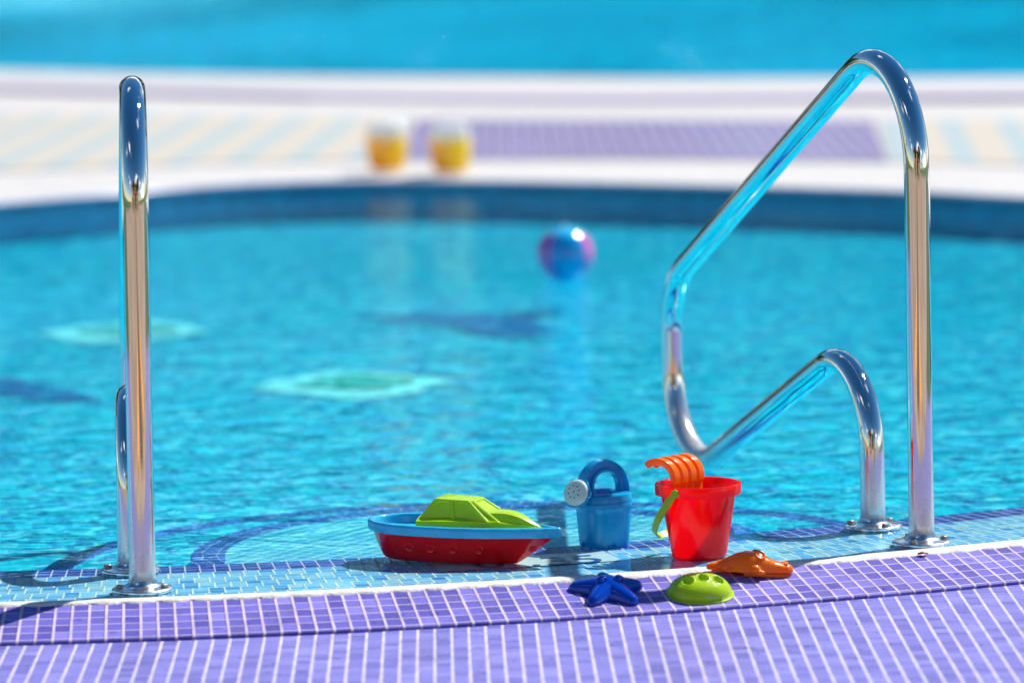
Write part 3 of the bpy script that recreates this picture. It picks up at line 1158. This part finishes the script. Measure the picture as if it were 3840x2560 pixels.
bm = bmesh.new()
rings = [sq(.030, .026, .004), sq(.0365, .0345, .0, feet=.005), sq(.0385, .0360, .0012, feet=.005), sq(.0392, .0368, .008)]
for i in range(1, 9):
    t = i / 8
    rings.append(sq(.0392 + .0055 * t, .0368 + .0055 * t, .008 + .056 * t, 3.2 - .5 * t))
rings += [sq(.0455, .0430, .0655, 2.7), sq(.0462, .0437, .0670, 2.7), sq(.0468, .0443, .0750, 2.7), sq(.0462, .0437, .0765, 2.7), sq(.0445, .042, .0768, 2.7)]
loft(bm, rings, True, True, True)
bmesh.ops.recalc_face_normals(bm, faces=bm.faces)
body = autosmooth(link('can_body', bm, M['canblue'], WC), 45)
bm = bmesh.new()
rings = [sq(.0455, .0430, .0772, 2.7), sq(.0464, .0438, .0780, 2.7), sq(.0464, .0438, .0880, 2.6), sq(.0455, .0430, .0900, 2.6), sq(.040, .037, .0925, 2.5), sq(.032, .026, .0925, 2.4), sq(.028, .022, .0900, 2.3), sq(.026, .020, .080, 2.3)]
loft(bm, rings, True, False, True)
bmesh.ops.recalc_face_normals(bm, faces=bm.faces)
autosmooth(link('can_lid', bm, M['canblue'], WC), 40)
# arched handle, running from the spout side to the back (local x), with a groove in each flank
bm = bmesh.new()
rings = []
K = 48
for i in range(K + 1):
    t = pi * i / K
    cxp = -cos(t)
    ro_x, ro_z = .0435, .058
    ri_x, ri_z = .0270, .038
    zb_ = .0895
    wd_ = .0150 - .0035 * sin(t) + .012 * max(0, -cxp - .5) * (1 - sin(t))
    O = Vector((cxp * ro_x - .0, 0, zb_ + ro_z * sin(t) ** .86 if sin(t) > 0 else zb_))
    I = Vector((cxp * ri_x + .002, 0, zb_ + ri_z * (max(0, sin(t)) ** .86)))
    dv = (I - O)
    lip_ = .16
    ring_ = []
    for wsgn, seq in ((1, ((0, 1), (lip_, 1), (lip_ + .03, .45), (.72, .45), (.76, .92), (1, .92))), (-1, ((1, .92), (.76, .92), (.72, .45), (lip_ + .03, .45), (lip_, 1), (0, 1)))):
        for a, b in seq:
            ring_.append(O + dv * a + Vector((0, wsgn * wd_ * b, 0)))
    rings.append(ring_)
loft(bm, rings, True, True, True)
bmesh.ops.recalc_face_normals(bm, faces=bm.faces)
bevel(autosmooth(link('can_handle', bm, M['canblue'], WC), 40), .0007, 2)
# spout and sprinkler rose: they point along local -x, turned a little to the front
sd = Vector((-.78, -.50, .36)).normalized()
s0 = Vector((-.036, -.010, .086))
bm = bmesh.new()
qd = sd.to_track_quat('Z', 'Y')
rs = []
for h, r in ((-.008, .016), (.012, .0145), (.022, .0150), (.026, .0185), (.029, .0205)):
    rs.append([s0 + qd @ Vector((r * cos(2 * pi * i / 40), r * sin(2 * pi * i / 40), h)) for i in range(40)])
loft(bm, rs, True, True, True)
sc_ = [[s0 + qd @ Vector(((r + .0022 * max(0, cos(6 * 2 * pi * i / 96)) ** .5 * k_) * cos(2 * pi * i / 96), (r + .0022 * max(0, cos(6 * 2 * pi * i / 96)) ** .5 * k_) * sin(2 * pi * i / 96), h)) for i in range(96)]
       for h, r, k_ in ((.0262, .0205, 1), (.0275, .0243, 1), (.0325, .0243, 1), (.034, .0212, 1))]
loft(bm, sc_, True, True, True)
bmesh.ops.recalc_face_normals(bm, faces=bm.faces)
sp = autosmooth(link('spout', bm, M['canblue'], WC), 40)
bm = bmesh.new()
rs = []
for h, r in ((.032, .0220), (.0345, .0229), (.0375, .0227), (.0395, .0210), (.0410, .0176), (.0421, .0130), (.0428, .0075), (.0430, .0015)):
    rs.append([s0 + qd @ Vector((r * cos(2 * pi * i / 56), r * sin(2 * pi * i / 56), h)) for i in range(56)])
loft(bm, rs, True, True, True)
bmesh.ops.recalc_face_normals(bm, faces=bm.faces)
rose = link('sprinkler_rose', bm, M['rose'], sp)
bm = bmesh.new()
for r, k_ in ((0, 1), (.0105, 8)):
    for j in range(k_):
        a = 2 * pi * j / max(1, k_) + .3
        cyl(bm, s0 + qd @ Vector((r * cos(a), r * sin(a), .0427 - .0006 * (r > 0))), .00125, .00125, .0009, 14, sd)
bmesh.ops.recalc_face_normals(bm, faces=bm.faces)
ho = link('sprinkler_holes', bm, M['darkhole'], sp, smooth=False)


# ------------------------------------------------------------------ sand moulds on the purple kerb
def band_z(P):
    return -.0012 - max(0, (math.hypot(P.x - CX, P.y - CY) - R_OUT)) * .253


def on_band(px, py):
    """where the line of sight meets the sloping kerb or the ledge"""
    lo, hi = -.05, .02
    for _ in range(40):
        z = (lo + hi) / 2
        if z > band_z(unp(px, py, z)): hi = z
        else: lo = z
    return unp(px, py, z)


SLOPE = math.atan(.253)


def lay(o, P, rz, tilt=SLOPE):
    a = math.atan2(P.x - CX, CY - P.y)
    o.rotation_euler = (Matrix.Rotation(a, 3, 'Z') @ Matrix.Rotation(tilt, 3, 'X') @ Matrix.Rotation(rz, 3, 'Z')).to_euler()
    o.location = P


SF = empty('sand_mould_starfish', (0, 0, 0))
SF.scale = (1.1, 1.1, 1.1)
P = on_band(2278, 2222)
lay(SF, P, R(0))
SF.location.z += .001
tag(SF, 'glossy dark blue starfish sand mould lying on the purple tiles', 'sand mould')
bm = bmesh.new()
for k in range(5):
    ta = R(85 + 72 * k)
    dr_, sd_ = Vector((cos(ta), sin(ta), 0)), Vector((-sin(ta), cos(ta), 0))
    L_ = (.058, .0605, .0615, .0625, .0610)[k]
    rings = []
    for i in range(15):
        f_ = i / 14
        sft = f_ ** 1.0
        wv = .0185 * (1 - sft) ** .85 + .0068
        h_ = .0185 * (1 - sft) ** .8 + .0085
        end = 1 if f_ < .86 else max(.08, (1 - ((f_ - .86) / .14) ** 2)) ** .5
        rings.append([dr_ * (L_ * f_ - .002) + sd_ * (wv * end * cos(2 * pi * j / 24)) + Vector((0, 0, h_ * end * sin(2 * pi * j / 24) if j <= 12 else .003 * sin(2 * pi * j / 24))) for j in range(24)])
    loft(bm, rings, True, True, True)
bmesh.ops.create_uvsphere(bm, u_segments=32, v_segments=16, radius=1, matrix=Matrix.Diagonal((.027, .027, .0265, 1)))
bmesh.ops.recalc_face_normals(bm, faces=bm.faces)
for v_ in bm.verts:
    v_.co.z = max(v_.co.z, -.003)
sfb = link('starfish_body', bm, M['starblue'], SF)
rm = sfb.modifiers.new('rm', 'REMESH'); rm.mode, rm.voxel_size = 'VOXEL', .0011; rm.use_smooth_shade = True
sm = sfb.modifiers.new('sm', 'SMOOTH'); sm.iterations = 9; sm.factor = .5
for sx in (-1, 1):
    bm = bmesh.new()
    c_ = Vector((.0125 * sx + .001, -.0070, .0215))
    ax = Vector((sx * .2, -.75, .9)).normalized()
    qe = ax.to_track_quat('Z', 'Y')
    rs = [[c_ + qe @ Vector((r * cos(2 * pi * i / 32), r * sin(2 * pi * i / 32), h)) for i in range(32)]
          for r, h in ((.0082, -.003), (.0080, .0030), (.0070, .0042), (.0060, .0036), (.0052, .0022), (.0046, .0028), (.0036, .0052), (.0020, .0064), (.0003, .0067))]
    loft(bm, rs, True, False, True)
    bmesh.ops.recalc_face_normals(bm, faces=bm.faces)
    link('eye_bump', bm, M['starblue'], SF)

CM = empty('sand_mould_shell', (0, 0, 0))
P = on_band(2625, 2226)
lay(CM, P, R(-2))
CM.location.z += .001
tag(CM, 'lime green domed sand mould with three round holes lying on the purple tiles', 'sand mould')
bm = bmesh.new()
g = []
A1, B1, HH = .0525, .0420, .0290
NT, NR = 144, 40
pits = [(-.0240, -.0070), (.0015, -.0040), (.0262, -.0080)]
for i in range(NT):
    th = 2 * pi * i / NT
    row = []
    for j in range(1, NR + 1):
        rho = j / NR
        c_, s_ = cos(th), sin(th)
        rr = (abs(c_ / A1) ** 2.25 + abs(s_ / B1) ** 2.25) ** (-1 / 2.25)
        x, y = rho * rr * c_, rho * rr * s_
        z = HH * max(0, 1 - rho ** 2.6) ** .52
        # gentle crease along the near side
        z -= .0016 * math.exp(-((y + .012) / .003) ** 2) * (1 - rho)
        for px_, py_ in pits:
            d_ = math.hypot((x - px_) / .0076, (y - py_) / .0105)
            z -= .0120 * (1 / (1 + math.exp((d_ - 1) * 14)))
            z += .0010 * math.exp(-((d_ - 1.25) / .22) ** 2)
        row.append(bm.verts.new((x, y, z)))
    g.append(row)
ctr = bm.verts.new((0, 0, g[0][0].co.z))
for i in range(NT):
    j = (i + 1) % NT
    bm.faces.new((ctr, g[i][0], g[j][0]))
    for k in range(NR - 1):
        bm.faces.new((g[i][k], g[i][k + 1], g[j][k + 1], g[j][k]))
e0 = [r[-1] for r in g]
rg_ = [[bm.verts.new(v_.co + Vector((v_.co.x * s_, v_.co.y * s_, dz))) for v_ in e0] for s_, dz in ((.055, .0008), (.060, -.0008), (.05, -.002))]
prevr = e0
for r in rg_:
    for i in range(NT):
        j = (i + 1) % NT
        bm.faces.new((prevr[i], r[i], r[j], prevr[j]))
    prevr = r
bmesh.ops.recalc_face_normals(bm, faces=bm.faces)
shell = link('shell_body', bm, M['lime'], CM)
for v_ in shell.data.vertices:
    v_.co.z += .0012
# pale mark on the near side
bm = bmesh.new()
pm = []
for x, y_ in ((-.004, .0), (-.001, .0028), (.002, .0018), (.005, .0022), (.009, .0004), (.0132, -.0004), (.0128, -.0016), (.008, -.0008), (.004, .0002), (.001, -.0003)):
    t_ = .0165 + y_
    rho = 1 - (t_ / .0385) ** 1.1 * .115 - .02
    rho = .955 - y_ * 6
    a1 = -pi / 2 + x / A1
    c_, s_ = cos(a1), sin(a1)
    rr = (abs(c_ / A1) ** 2.25 + abs(s_ / B1) ** 2.25) ** (-1 / 2.25)
    pm.append(bm.verts.new((rho * rr * c_, rho * rr * s_ - .0006, HH * max(0, 1 - rho ** 2.6) ** .52 + .0015)))
bm.faces.new(pm)
link('pale_mark', bm, M['grey_mark'], CM, smooth=False)

# crocodile mould: lofted trunk with legs, eyes, nostrils and parted jaws
CR = empty('sand_mould_crocodile', (0, 0, 0))
P = on_band(2812, 2150)
CR.location = P + Vector((0, 0, .004))
CR.rotation_euler = (R(3), R(4), R(6))
tag(CR, 'orange crocodile shaped sand mould lying across the white grout line', 'sand mould')
bm = bmesh.new()
st = [(-.072, .0045, .010), (-.064, .0065, .0125), (-.055, .0080, .0140), (-.046, .0120, .0185), (-.034, .0180, .0240), (-.020, .0235, .0300), (-.006, .0265, .0335), (.006, .0260, .0330),
      (.018, .0230, .0290), (.028, .0205, .0250), (.040, .0180, .0195), (.052, .0165, .0165), (.062, .0150, .0150), (.068, .0110, .0125), (.071, .0060, .0095)]
rings = []
for x, wv, h in st:
    ring_ = []
    for i in range(25):
        t = pi * i / 24
        c_, s_ = cos(t), sin(t)
        ring_.append(Vector((x, wv * (abs(c_) ** .75) * (1 if c_ > 0 else -1), .004 + (h - .004) * (s_ ** .8 if s_ > 0 else 0))))
    ring_ = ring_ + [Vector((x, -wv, .0015)), Vector((x, wv, .0015))]
    rings.append(ring_)
loft(bm, rings, True, True, True)
# legs
for lx, sg, a in ((-.046, -1, .5), (-.046, 1, .5), (.004, -1, .3), (.004, 1, .3)):
    lw = .012 if lx < 0 else .024
    c_ = Vector((lx, sg * lw, .0085))
    bmesh.ops.create_uvsphere(bm, u_segments=20, v_segments=12, radius=.0085, matrix=Matrix.Translation(c_) @ Matrix.Diagonal((1.15, .95, .9, 1)))
    bmesh.ops.create_uvsphere(bm, u_segments=20, v_segments=12, radius=.006, matrix=Matrix.Translation(c_ + Vector((.008, sg * .004, -.004))) @ Matrix.Diagonal((1.5, 1, .7, 1)))
bmesh.ops.recalc_face_normals(bm, faces=bm.faces)
cb_ = link('crocodile_body', bm, M['orange'], CR)
rm = cb_.modifiers.new('rm', 'REMESH'); rm.mode, rm.voxel_size = 'VOXEL', .0012; rm.use_smooth_shade = True
sm = cb_.modifiers.new('sm', 'SMOOTH'); sm.iterations = 5; sm.factor = .5
for sg in (-1, 1):
    bm = bmesh.new()
    c_ = Vector((.013, sg * .0105, .0275))
    q_ = Vector((.25, sg * .45 - .15, .8)).normalized().to_track_quat('Z', 'Y')
    rs = [[c_ + q_ @ Vector((r * cos(2 * pi * i / 30), r * sin(2 * pi * i / 30), h)) for i in range(30)]
          for r, h in ((.0098, -.004), (.0095, .0035), (.0082, .0052), (.0066, .0044), (.0052, .0026), (.003, .0030), (.0004, .0032))]
    loft(bm, rs, True, False, True)
    bmesh.ops.recalc_face_normals(bm, faces=bm.faces)
    link('eye_bump', bm, M['orange'], CR)
    bm = bmesh.new()
    c_ = Vector((.0585, sg * .0062, .0135))
    rs = [[c_ + Vector((r * cos(2 * pi * i / 24), r * sin(2 * pi * i / 24), h)) for i in range(24)]
          for r, h in ((.0048, -.002), (.0046, .0022), (.0036, .0034), (.0024, .0026), (.0014, .0006), (.0003, .0004))]
    loft(bm, rs, True, False, True)
    bmesh.ops.recalc_face_normals(bm, faces=bm.faces)
    link('nostril', bm, M['orange'], CR)
bm = bmesh.new()
P = [(.010, .019), (.030, .0195), (.050, .0175), (.064, .0150), (.071, .006), (.071, -.006), (.064, -.0150), (.050, -.0175), (.030, -.0195), (.010, -.019), (-.01, -.018), (-.01, .018)]
rs = [[Vector((x - .002, y * s_, z - .25 * max(0, x - .01) * .1)) for x, y in P] for s_, z in ((.9, -.0055), (1, -.004), (1.02, .0), (.95, .0012))]
loft(bm, rs, True, True, True)
bmesh.ops.recalc_face_normals(bm, faces=bm.faces)
bevel(link('lower_jaw', bm, M['orange'], CR, smooth=False), .0008, 2)

# ------------------------------------------------------------------ beach ball
n = N('ball_vinyl')
q = n.sep(n.obj())
ang = n.math('FRACT', n.math('ADD', n.math('DIVIDE', n.math('ARCTAN2', q[1], q[0]), 2 * pi), .35))
c = n.ramp(ang, [(0, (.004, .26, .56)), (.19, (.004, .26, .56)), (.20, (.62, .10, .38)), (.30, (.62, .10, .38)), (.31, (.02, .45, .70)), (.45, (.75, .80, .8)), (.52, (.03, .35, .65)), (.70, (.02, .18, .22)), (.87, (.62, .10, .38)), (.985, (.004, .26, .56))], 'CONSTANT')
cap_ = n.ramp(n.math('DIVIDE', q[2], .075), [(.72, 0), (.76, 1)])
c = n.mix(cap_, c, (.03, .42, .68))
M['ball'] = n.done(n.pbr(c, .08, coat=.5))
bp = unp(2122, 1040, 0)
BB = empty('beach_ball', (bp.x, bp.y + .03, .058), R(8))
tag(BB, 'small blue and pink beach ball floating in the pool', 'beach ball')
bm = bmesh.new()
bmesh.ops.create_uvsphere(bm, u_segments=64, v_segments=32, radius=.0755)
link('ball_skin', bm, M['ball'], BB)
bm = bmesh.new()
cyl(bm, (.0, 0, .0735), .006, .0045, .006, 20)
link('valve', bm, M['rose'], BB)

# ------------------------------------------------------------------ arm bands on the far edge
n = N('armband_vinyl')
q = n.sep(n.obj())
v = n.obj()
pr = n.math('ADD', q[0], n.math('ADD', n.math('MULTIPLY', q[2], .45), n.math('MULTIPLY', n.math('SUBTRACT', n.noise(14, 2, v), .5), .10)))
c = n.ramp(n.math('ADD', n.math('MULTIPLY', pr, 5), .1), [(0, (1, .56, .001)), (.40, (1, .74, .002)), (.62, (1, .90, .01)), (.80, (.80, .16, .34)), (.95, (.75, .28, .55))])
c = n.mix(n.ramp(n.noise(22, 2, v), [(.66, 0), (.70, 1)]), c, (.60, .12, .45))
c = n.mix(n.ramp(n.math('ADD', q[2], n.math('MULTIPLY', n.noise(20, 2, v), .03)), [(.116, 0), (.140, 1)]), c, (.80, .82, .86))  # top turns white: sun glare on the vinyl painted into the colour
tb = n.n('BsdfTranslucent')
n.put(tb.inputs[0], c)
ms_ = n.n('MixShader')
ms_.inputs[0].default_value = .5
n.t.links.new(n.pbr(c, .10, coat=.7), ms_.inputs[1]); n.t.links.new(tb.outputs[0], ms_.inputs[2])
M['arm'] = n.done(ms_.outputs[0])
for k, (px, py, rz) in enumerate(((1452, 648, 6), (1690, 655, -10))):
    a = unp(px, py, DK + .006)
    AB = empty('arm_band', (a.x, a.y + .06, DK + .006), R(rz))
    tag(AB, ('yellow inflatable arm band at the far pool edge, the one farther from the beach ball',
             'yellow inflatable arm band at the far pool edge, the one nearer the beach ball')[k], 'arm band', 'inflatable arm bands at the far edge')
    bm = bmesh.new()
    rings = []
    prof = [(.040, .012)]
    for i in range(13):
        t = -pi / 2 + pi * i / 12
        prof.append((.049 + .018 * cos(t) + .001 * sin(t), .083 + .078 * sin(t) * (1 if abs(sin(t)) > .99 else .98)))
    prof += [(.046, .1630), (.040, .157)]
    for i in range(1, 6):
        prof.append((.036, .157 - .145 * i / 6))
    prof.append((.040, .012))
    nn = 72
    loft(bm, [[Vector(((r + .0012 * cos(12 * 2 * pi * i / nn) * (z > .02) + (.002 * sin(z * 260))) * cos(2 * pi * i / nn) * 1.0, (r + .0012 * cos(12 * 2 * pi * i / nn)) * sin(2 * pi * i / nn) * .82, z)) for i in range(nn)] for r, z in prof], True)
    bmesh.ops.recalc_face_normals(bm, faces=bm.faces)
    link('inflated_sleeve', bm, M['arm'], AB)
    bm = bmesh.new()
    cyl(bm, (.02, -.052, .12), .006, .005, .010, 18, Vector((.3, -1, .3)).normalized())
    link('valve', bm, M['rose'], AB)

# small red petal lying by the right rail's foot
pp = unp(3460, 2073, .0022)
bm = bmesh.new()
rs = []
for i in range(9):
    t = -1 + 2 * i / 8
    wv = .0042 * (1 - t * t) ** .6 + .0002
    rs.append([Vector((t * .0085, s_ * wv, .0022 * (1 - t * t) - .0025 * s_ * s_ + .0012)) for s_ in (-1, -.5, 0, .5, 1)])
loft(bm, rs, close=False)
o = link('petal', bm, simple('petal_red', (.35, .004, .02), .4), None)
o.location = pp - Vector((0, 0, .0012))
o.rotation_euler = (0, 0, R(12))
so = o.modifiers.new('s', 'SOLIDIFY'); so.thickness = .0006
tag(o, 'tiny crimson petal lying on the white grout by the rail foot', 'petal')

# ------------------------------------------------------------------ surroundings mirrored in steel and water, partly added for that
n = N('leaf')
oi = n.n('ObjectInfo')
M['leaf'] = n.done(n.pbr(n.ramp(n.noise(1.2, 3, n.geo()), [(.3, (.035, .075, .010)), (.6, (.075, .13, .018)), (.8, (.12, .17, .03))]), .55))
M['bark'] = simple('bark', (.12, .08, .05), .9)


def tree_proto(hgt, crown_r, n_leaf, seed):
    rnd = random.Random(seed)
    bt = bmesh.new()
    def limb(p, d, ln, r, lev):
        e = p + d * ln
        q_ = d.to_track_quat('Z', 'Y')
        loft(bt, [[pt + q_ @ Vector((rr * cos(2 * pi * i / 9), rr * sin(2 * pi * i / 9), 0)) for i in range(9)] for pt, rr in ((p, r), (p.lerp(e, .5) + Vector((.05, .03, 0)) * lev, r * .8), (e, r * .6))], True, True, True)
        ends = [e]
        if lev < 2:
            for _ in range(4):
                nd = (d + Vector((rnd.uniform(-1, 1), rnd.uniform(-1, 1), rnd.uniform(0, .7))) * .8).normalized()
                ends += limb(e - d * ln * rnd.uniform(0, .3), nd, ln * .55, r * .55, lev + 1)
        return ends
    ends = limb(Vector((0, 0, -.3)), Vector((0, 0, 1)), hgt * .5, hgt * .028, 0)
    bl_ = bmesh.new()
    cl = [Vector((rnd.gauss(0, .42) * crown_r, rnd.gauss(0, .42) * crown_r, hgt * .62 + rnd.gauss(0, .17) * hgt)) for _ in range(34)] + ends[1:]
    for i in range(n_leaf):
        c_ = rnd.choice(cl)
        p = c_ + Vector((rnd.gauss(0, 1), rnd.gauss(0, 1), rnd.gauss(0, .7))) * crown_r * .19
        s_ = rnd.uniform(.10, .22) * crown_r / 2
        a = Vector((rnd.gauss(0, 1), rnd.gauss(0, 1), rnd.gauss(0, 1))).normalized()
        b = a.orthogonal().normalized()
        v_ = [bl_.verts.new(p + a * s_), bl_.verts.new(p + b * s_ * .5), bl_.verts.new(p - a * s_), bl_.verts.new(p - b * s_ * .5)]
        bl_.faces.new(v_)
    return bt, bl_


def tree(loc, proto=None, label='', group=None, args=None, sc=1.0, rz=0):
    if proto is None:
        root = empty('tree', loc)
        bt, bl_ = tree_proto(*args)
        link('trunk', bt, M['bark'], root)
        link('crown', bl_, M['leaf'], root, smooth=False)
    else:
        root = proto.copy()
        col.objects.link(root)
        for ch in list(proto.children):
            c_ = ch.copy(); col.objects.link(c_); c_.parent = root
        root.location = loc
    root.rotation_euler = (0, 0, rz)
    root.scale = (sc, sc, sc)
    tag(root, label, 'tree', group)
    return root


GR = 'trees around the pools'
t1 = tree((-3.4, -10.5, -.35), None, 'green tree behind the photographer, left of the tan house door', GR, (7.5, 2.3, 7000, 3))
tree((3.2, -12, -.35), t1, 'green tree behind the photographer, right of the tan house door', GR, sc=.85, rz=1.3)
tree((8.5, -9, -.35), t1, 'green tree behind the photographer, beside the right corner of the house', GR, sc=1.1, rz=2.9)
for k in range(13):  # unseen row added to keep bright sky out of the water's reflection
    tree((-27 + 4.4 * k, 46 + (k * 7 % 4), -.35), t1, 'unseen leafy tree added in the row beyond the second pool', GR, sc=1.45 + .12 * ((k * 5) % 3), rz=k * 1.1)

bl_ = bmesh.new()
rnd = random.Random(11)
for i in range(16000):
    p = Vector((rnd.uniform(-32, 32), rnd.choice((-1, 1)) * .7 * rnd.random() ** .3, 0))
    p.z = 3.1 * rnd.random() ** .8 + .25 * mnoise.noise(Vector((p.x * .7, 0, 0)))
    a = Vector((rnd.gauss(0, 1), rnd.gauss(0, 1), rnd.gauss(0, 1))).normalized()
    b = a.orthogonal().normalized()
    s_ = rnd.uniform(.16, .30)
    bl_.faces.new([bl_.verts.new(v_) for v_ in (p + a * s_, p + b * s_ * .6, p - a * s_, p - b * s_ * .6)])
hg = empty('added_hedge', (0, 44.6, -.35))  # unseen leafy wall added to darken what the water mirrors
link('foliage', bl_, M['leaf'], hg, smooth=False)
bm = bmesh.new()
rs = []
for k in range(81):
    x = -32 + .8 * k
    h_ = 2.7 + .3 * mnoise.noise(Vector((x * .7, 0, 0)))
    rs.append([Vector((x, y, z)) for y, z in ((-.55, 0), (-.6, h_ * .6), (-.45, h_), (.45, h_), (.6, h_ * .6), (.55, 0))])
loft(bm, rs, True, True, True)
link('dark_core', bm, simple('hedge_dark_core', (.03, .05, .012), .9), hg, smooth=False)  # solid dark core added to close gaps where sky would mirror in the water
tag(hg, 'unseen long clipped green hedge along the far side of the second pool', 'added_hedge')

HS = empty('house', (0, -17, -.35))
tag(HS, 'two storey tan house with brown windows behind the photographer', 'house')
n = N('tan_render'); M['tan'] = n.done(n.pbr(n.ramp(n.noise(2, 5, n.geo()), [(.3, (.50, .36, .22)), (.7, (.58, .43, .28))]), .85))
bm = bmesh.new(); box(bm, -12, 12, -3, 3, 0, 6.2); link('wall', bm, M['tan'], HS, smooth=False)
bm = bmesh.new()
rs = [[Vector((x, y, 6.2)) for x, y in ((-12.5, -3.5), (12.5, -3.5), (12.5, 3.5), (-12.5, 3.5))], [Vector((x, y, 7.6)) for x, y in ((-10.5, -.3), (10.5, -.3), (10.5, .3), (-10.5, .3))]]
loft(bm, rs, True, True, True)
link('roof', bm, simple('terracotta', (.35, .12, .06), .8), HS, smooth=False)
M['brown'] = simple('brown_frame', (.10, .05, .03), .6)
M['pane'] = simple('window_pane', (.03, .05, .07), .1)
for fx_ in (-9, -5.5, 5.5, 9):
    for fz in (1.0, 4.0):
        bm = bmesh.new(); box(bm, fx_ - .7, fx_ + .7, 3.003, 3.08, fz, fz + 1.3); wdo = link('window', bm, M['brown'], HS, smooth=False)
        bm = bmesh.new(); box(bm, fx_ - .58, fx_ + .58, 3.083, 3.10, fz + .12, fz + 1.18); link('pane', bm, M['pane'], wdo, smooth=False)
bm = bmesh.new(); box(bm, -.6, .6, 3.003, 3.08, .3, 2.4); link('door', bm, M['brown'], HS, smooth=False)

PS = empty('parasol', (-1.5, -4.6, DZ))
tag(PS, 'red parasol on a white pole standing on the sandstone behind the camera', 'parasol')
bm = bmesh.new(); lathe(bm, [(.25, .0), (.25, .05), (.02, .07), (.02, 2.35)], 20, cap1=True); link('pole', bm, simple('white_pole', (.7, .7, .7), .4), PS)
bm = bmesh.new(); lathe(bm, [(1.25, 1.90), (1.26, 1.96), (.6, 2.25), (.03, 2.42)], 8, cap1=True); link('canopy', bm, simple('red_canvas', (.62, .01, .012), .8), PS, smooth=False)
PS2 = PS.copy(); col.objects.link(PS2)
for ch in list(PS.children):
    c_ = ch.copy(); col.objects.link(c_); c_.parent = PS2
PS2.location = (4.2, -5.5, DZ)
tag(PS2, 'red parasol behind the camera, the one nearer the right corner of the house', 'parasol', 'red parasols')
tag(PS, 'red parasol behind the camera, the one nearer the house door', 'parasol', 'red parasols')
n = N('added_walkway_boards')
q = n.sep(n.geo())
M['boards'] = n.done(n.pbr(n.mix(n.ramp(n.math('FRACT', n.math('MULTIPLY', q[1], 7)), [(.04, 0), (.08, 1)]), (.01, .008, .006), n.ramp(n.noise(6, 5), [(.3, (.10, .055, .03)), (.7, (.17, .10, .06))])), .7))
bm = bmesh.new()
box(bm, -.32, .30, -9, 6.1, DZ + .010, DZ + .026)
tag(link('added_dark_walkway', bm, M['boards'], smooth=False), kind='structure')  # unseen boards added to mirror as the photographer's dark stripe in the rails
for k, x in enumerate((-.85, .80)):
    bm = bmesh.new()
    box(bm, -.22, .22, -.9, .9, 0, .035)
    o = bevel(link('beach_towel', bm, simple('orange_towel', (.85, .36, .07), .9), None, smooth=False), .012)
    o.location = (x, 5.2, DZ + .008)
    o.rotation_euler = (0, 0, R(4 - 6 * k))
    tag(o, ('orange beach towel spread on the sandstone, left of the camera line', 'orange beach towel spread on the sandstone, right of the camera line')[k], 'towel', 'orange towels')
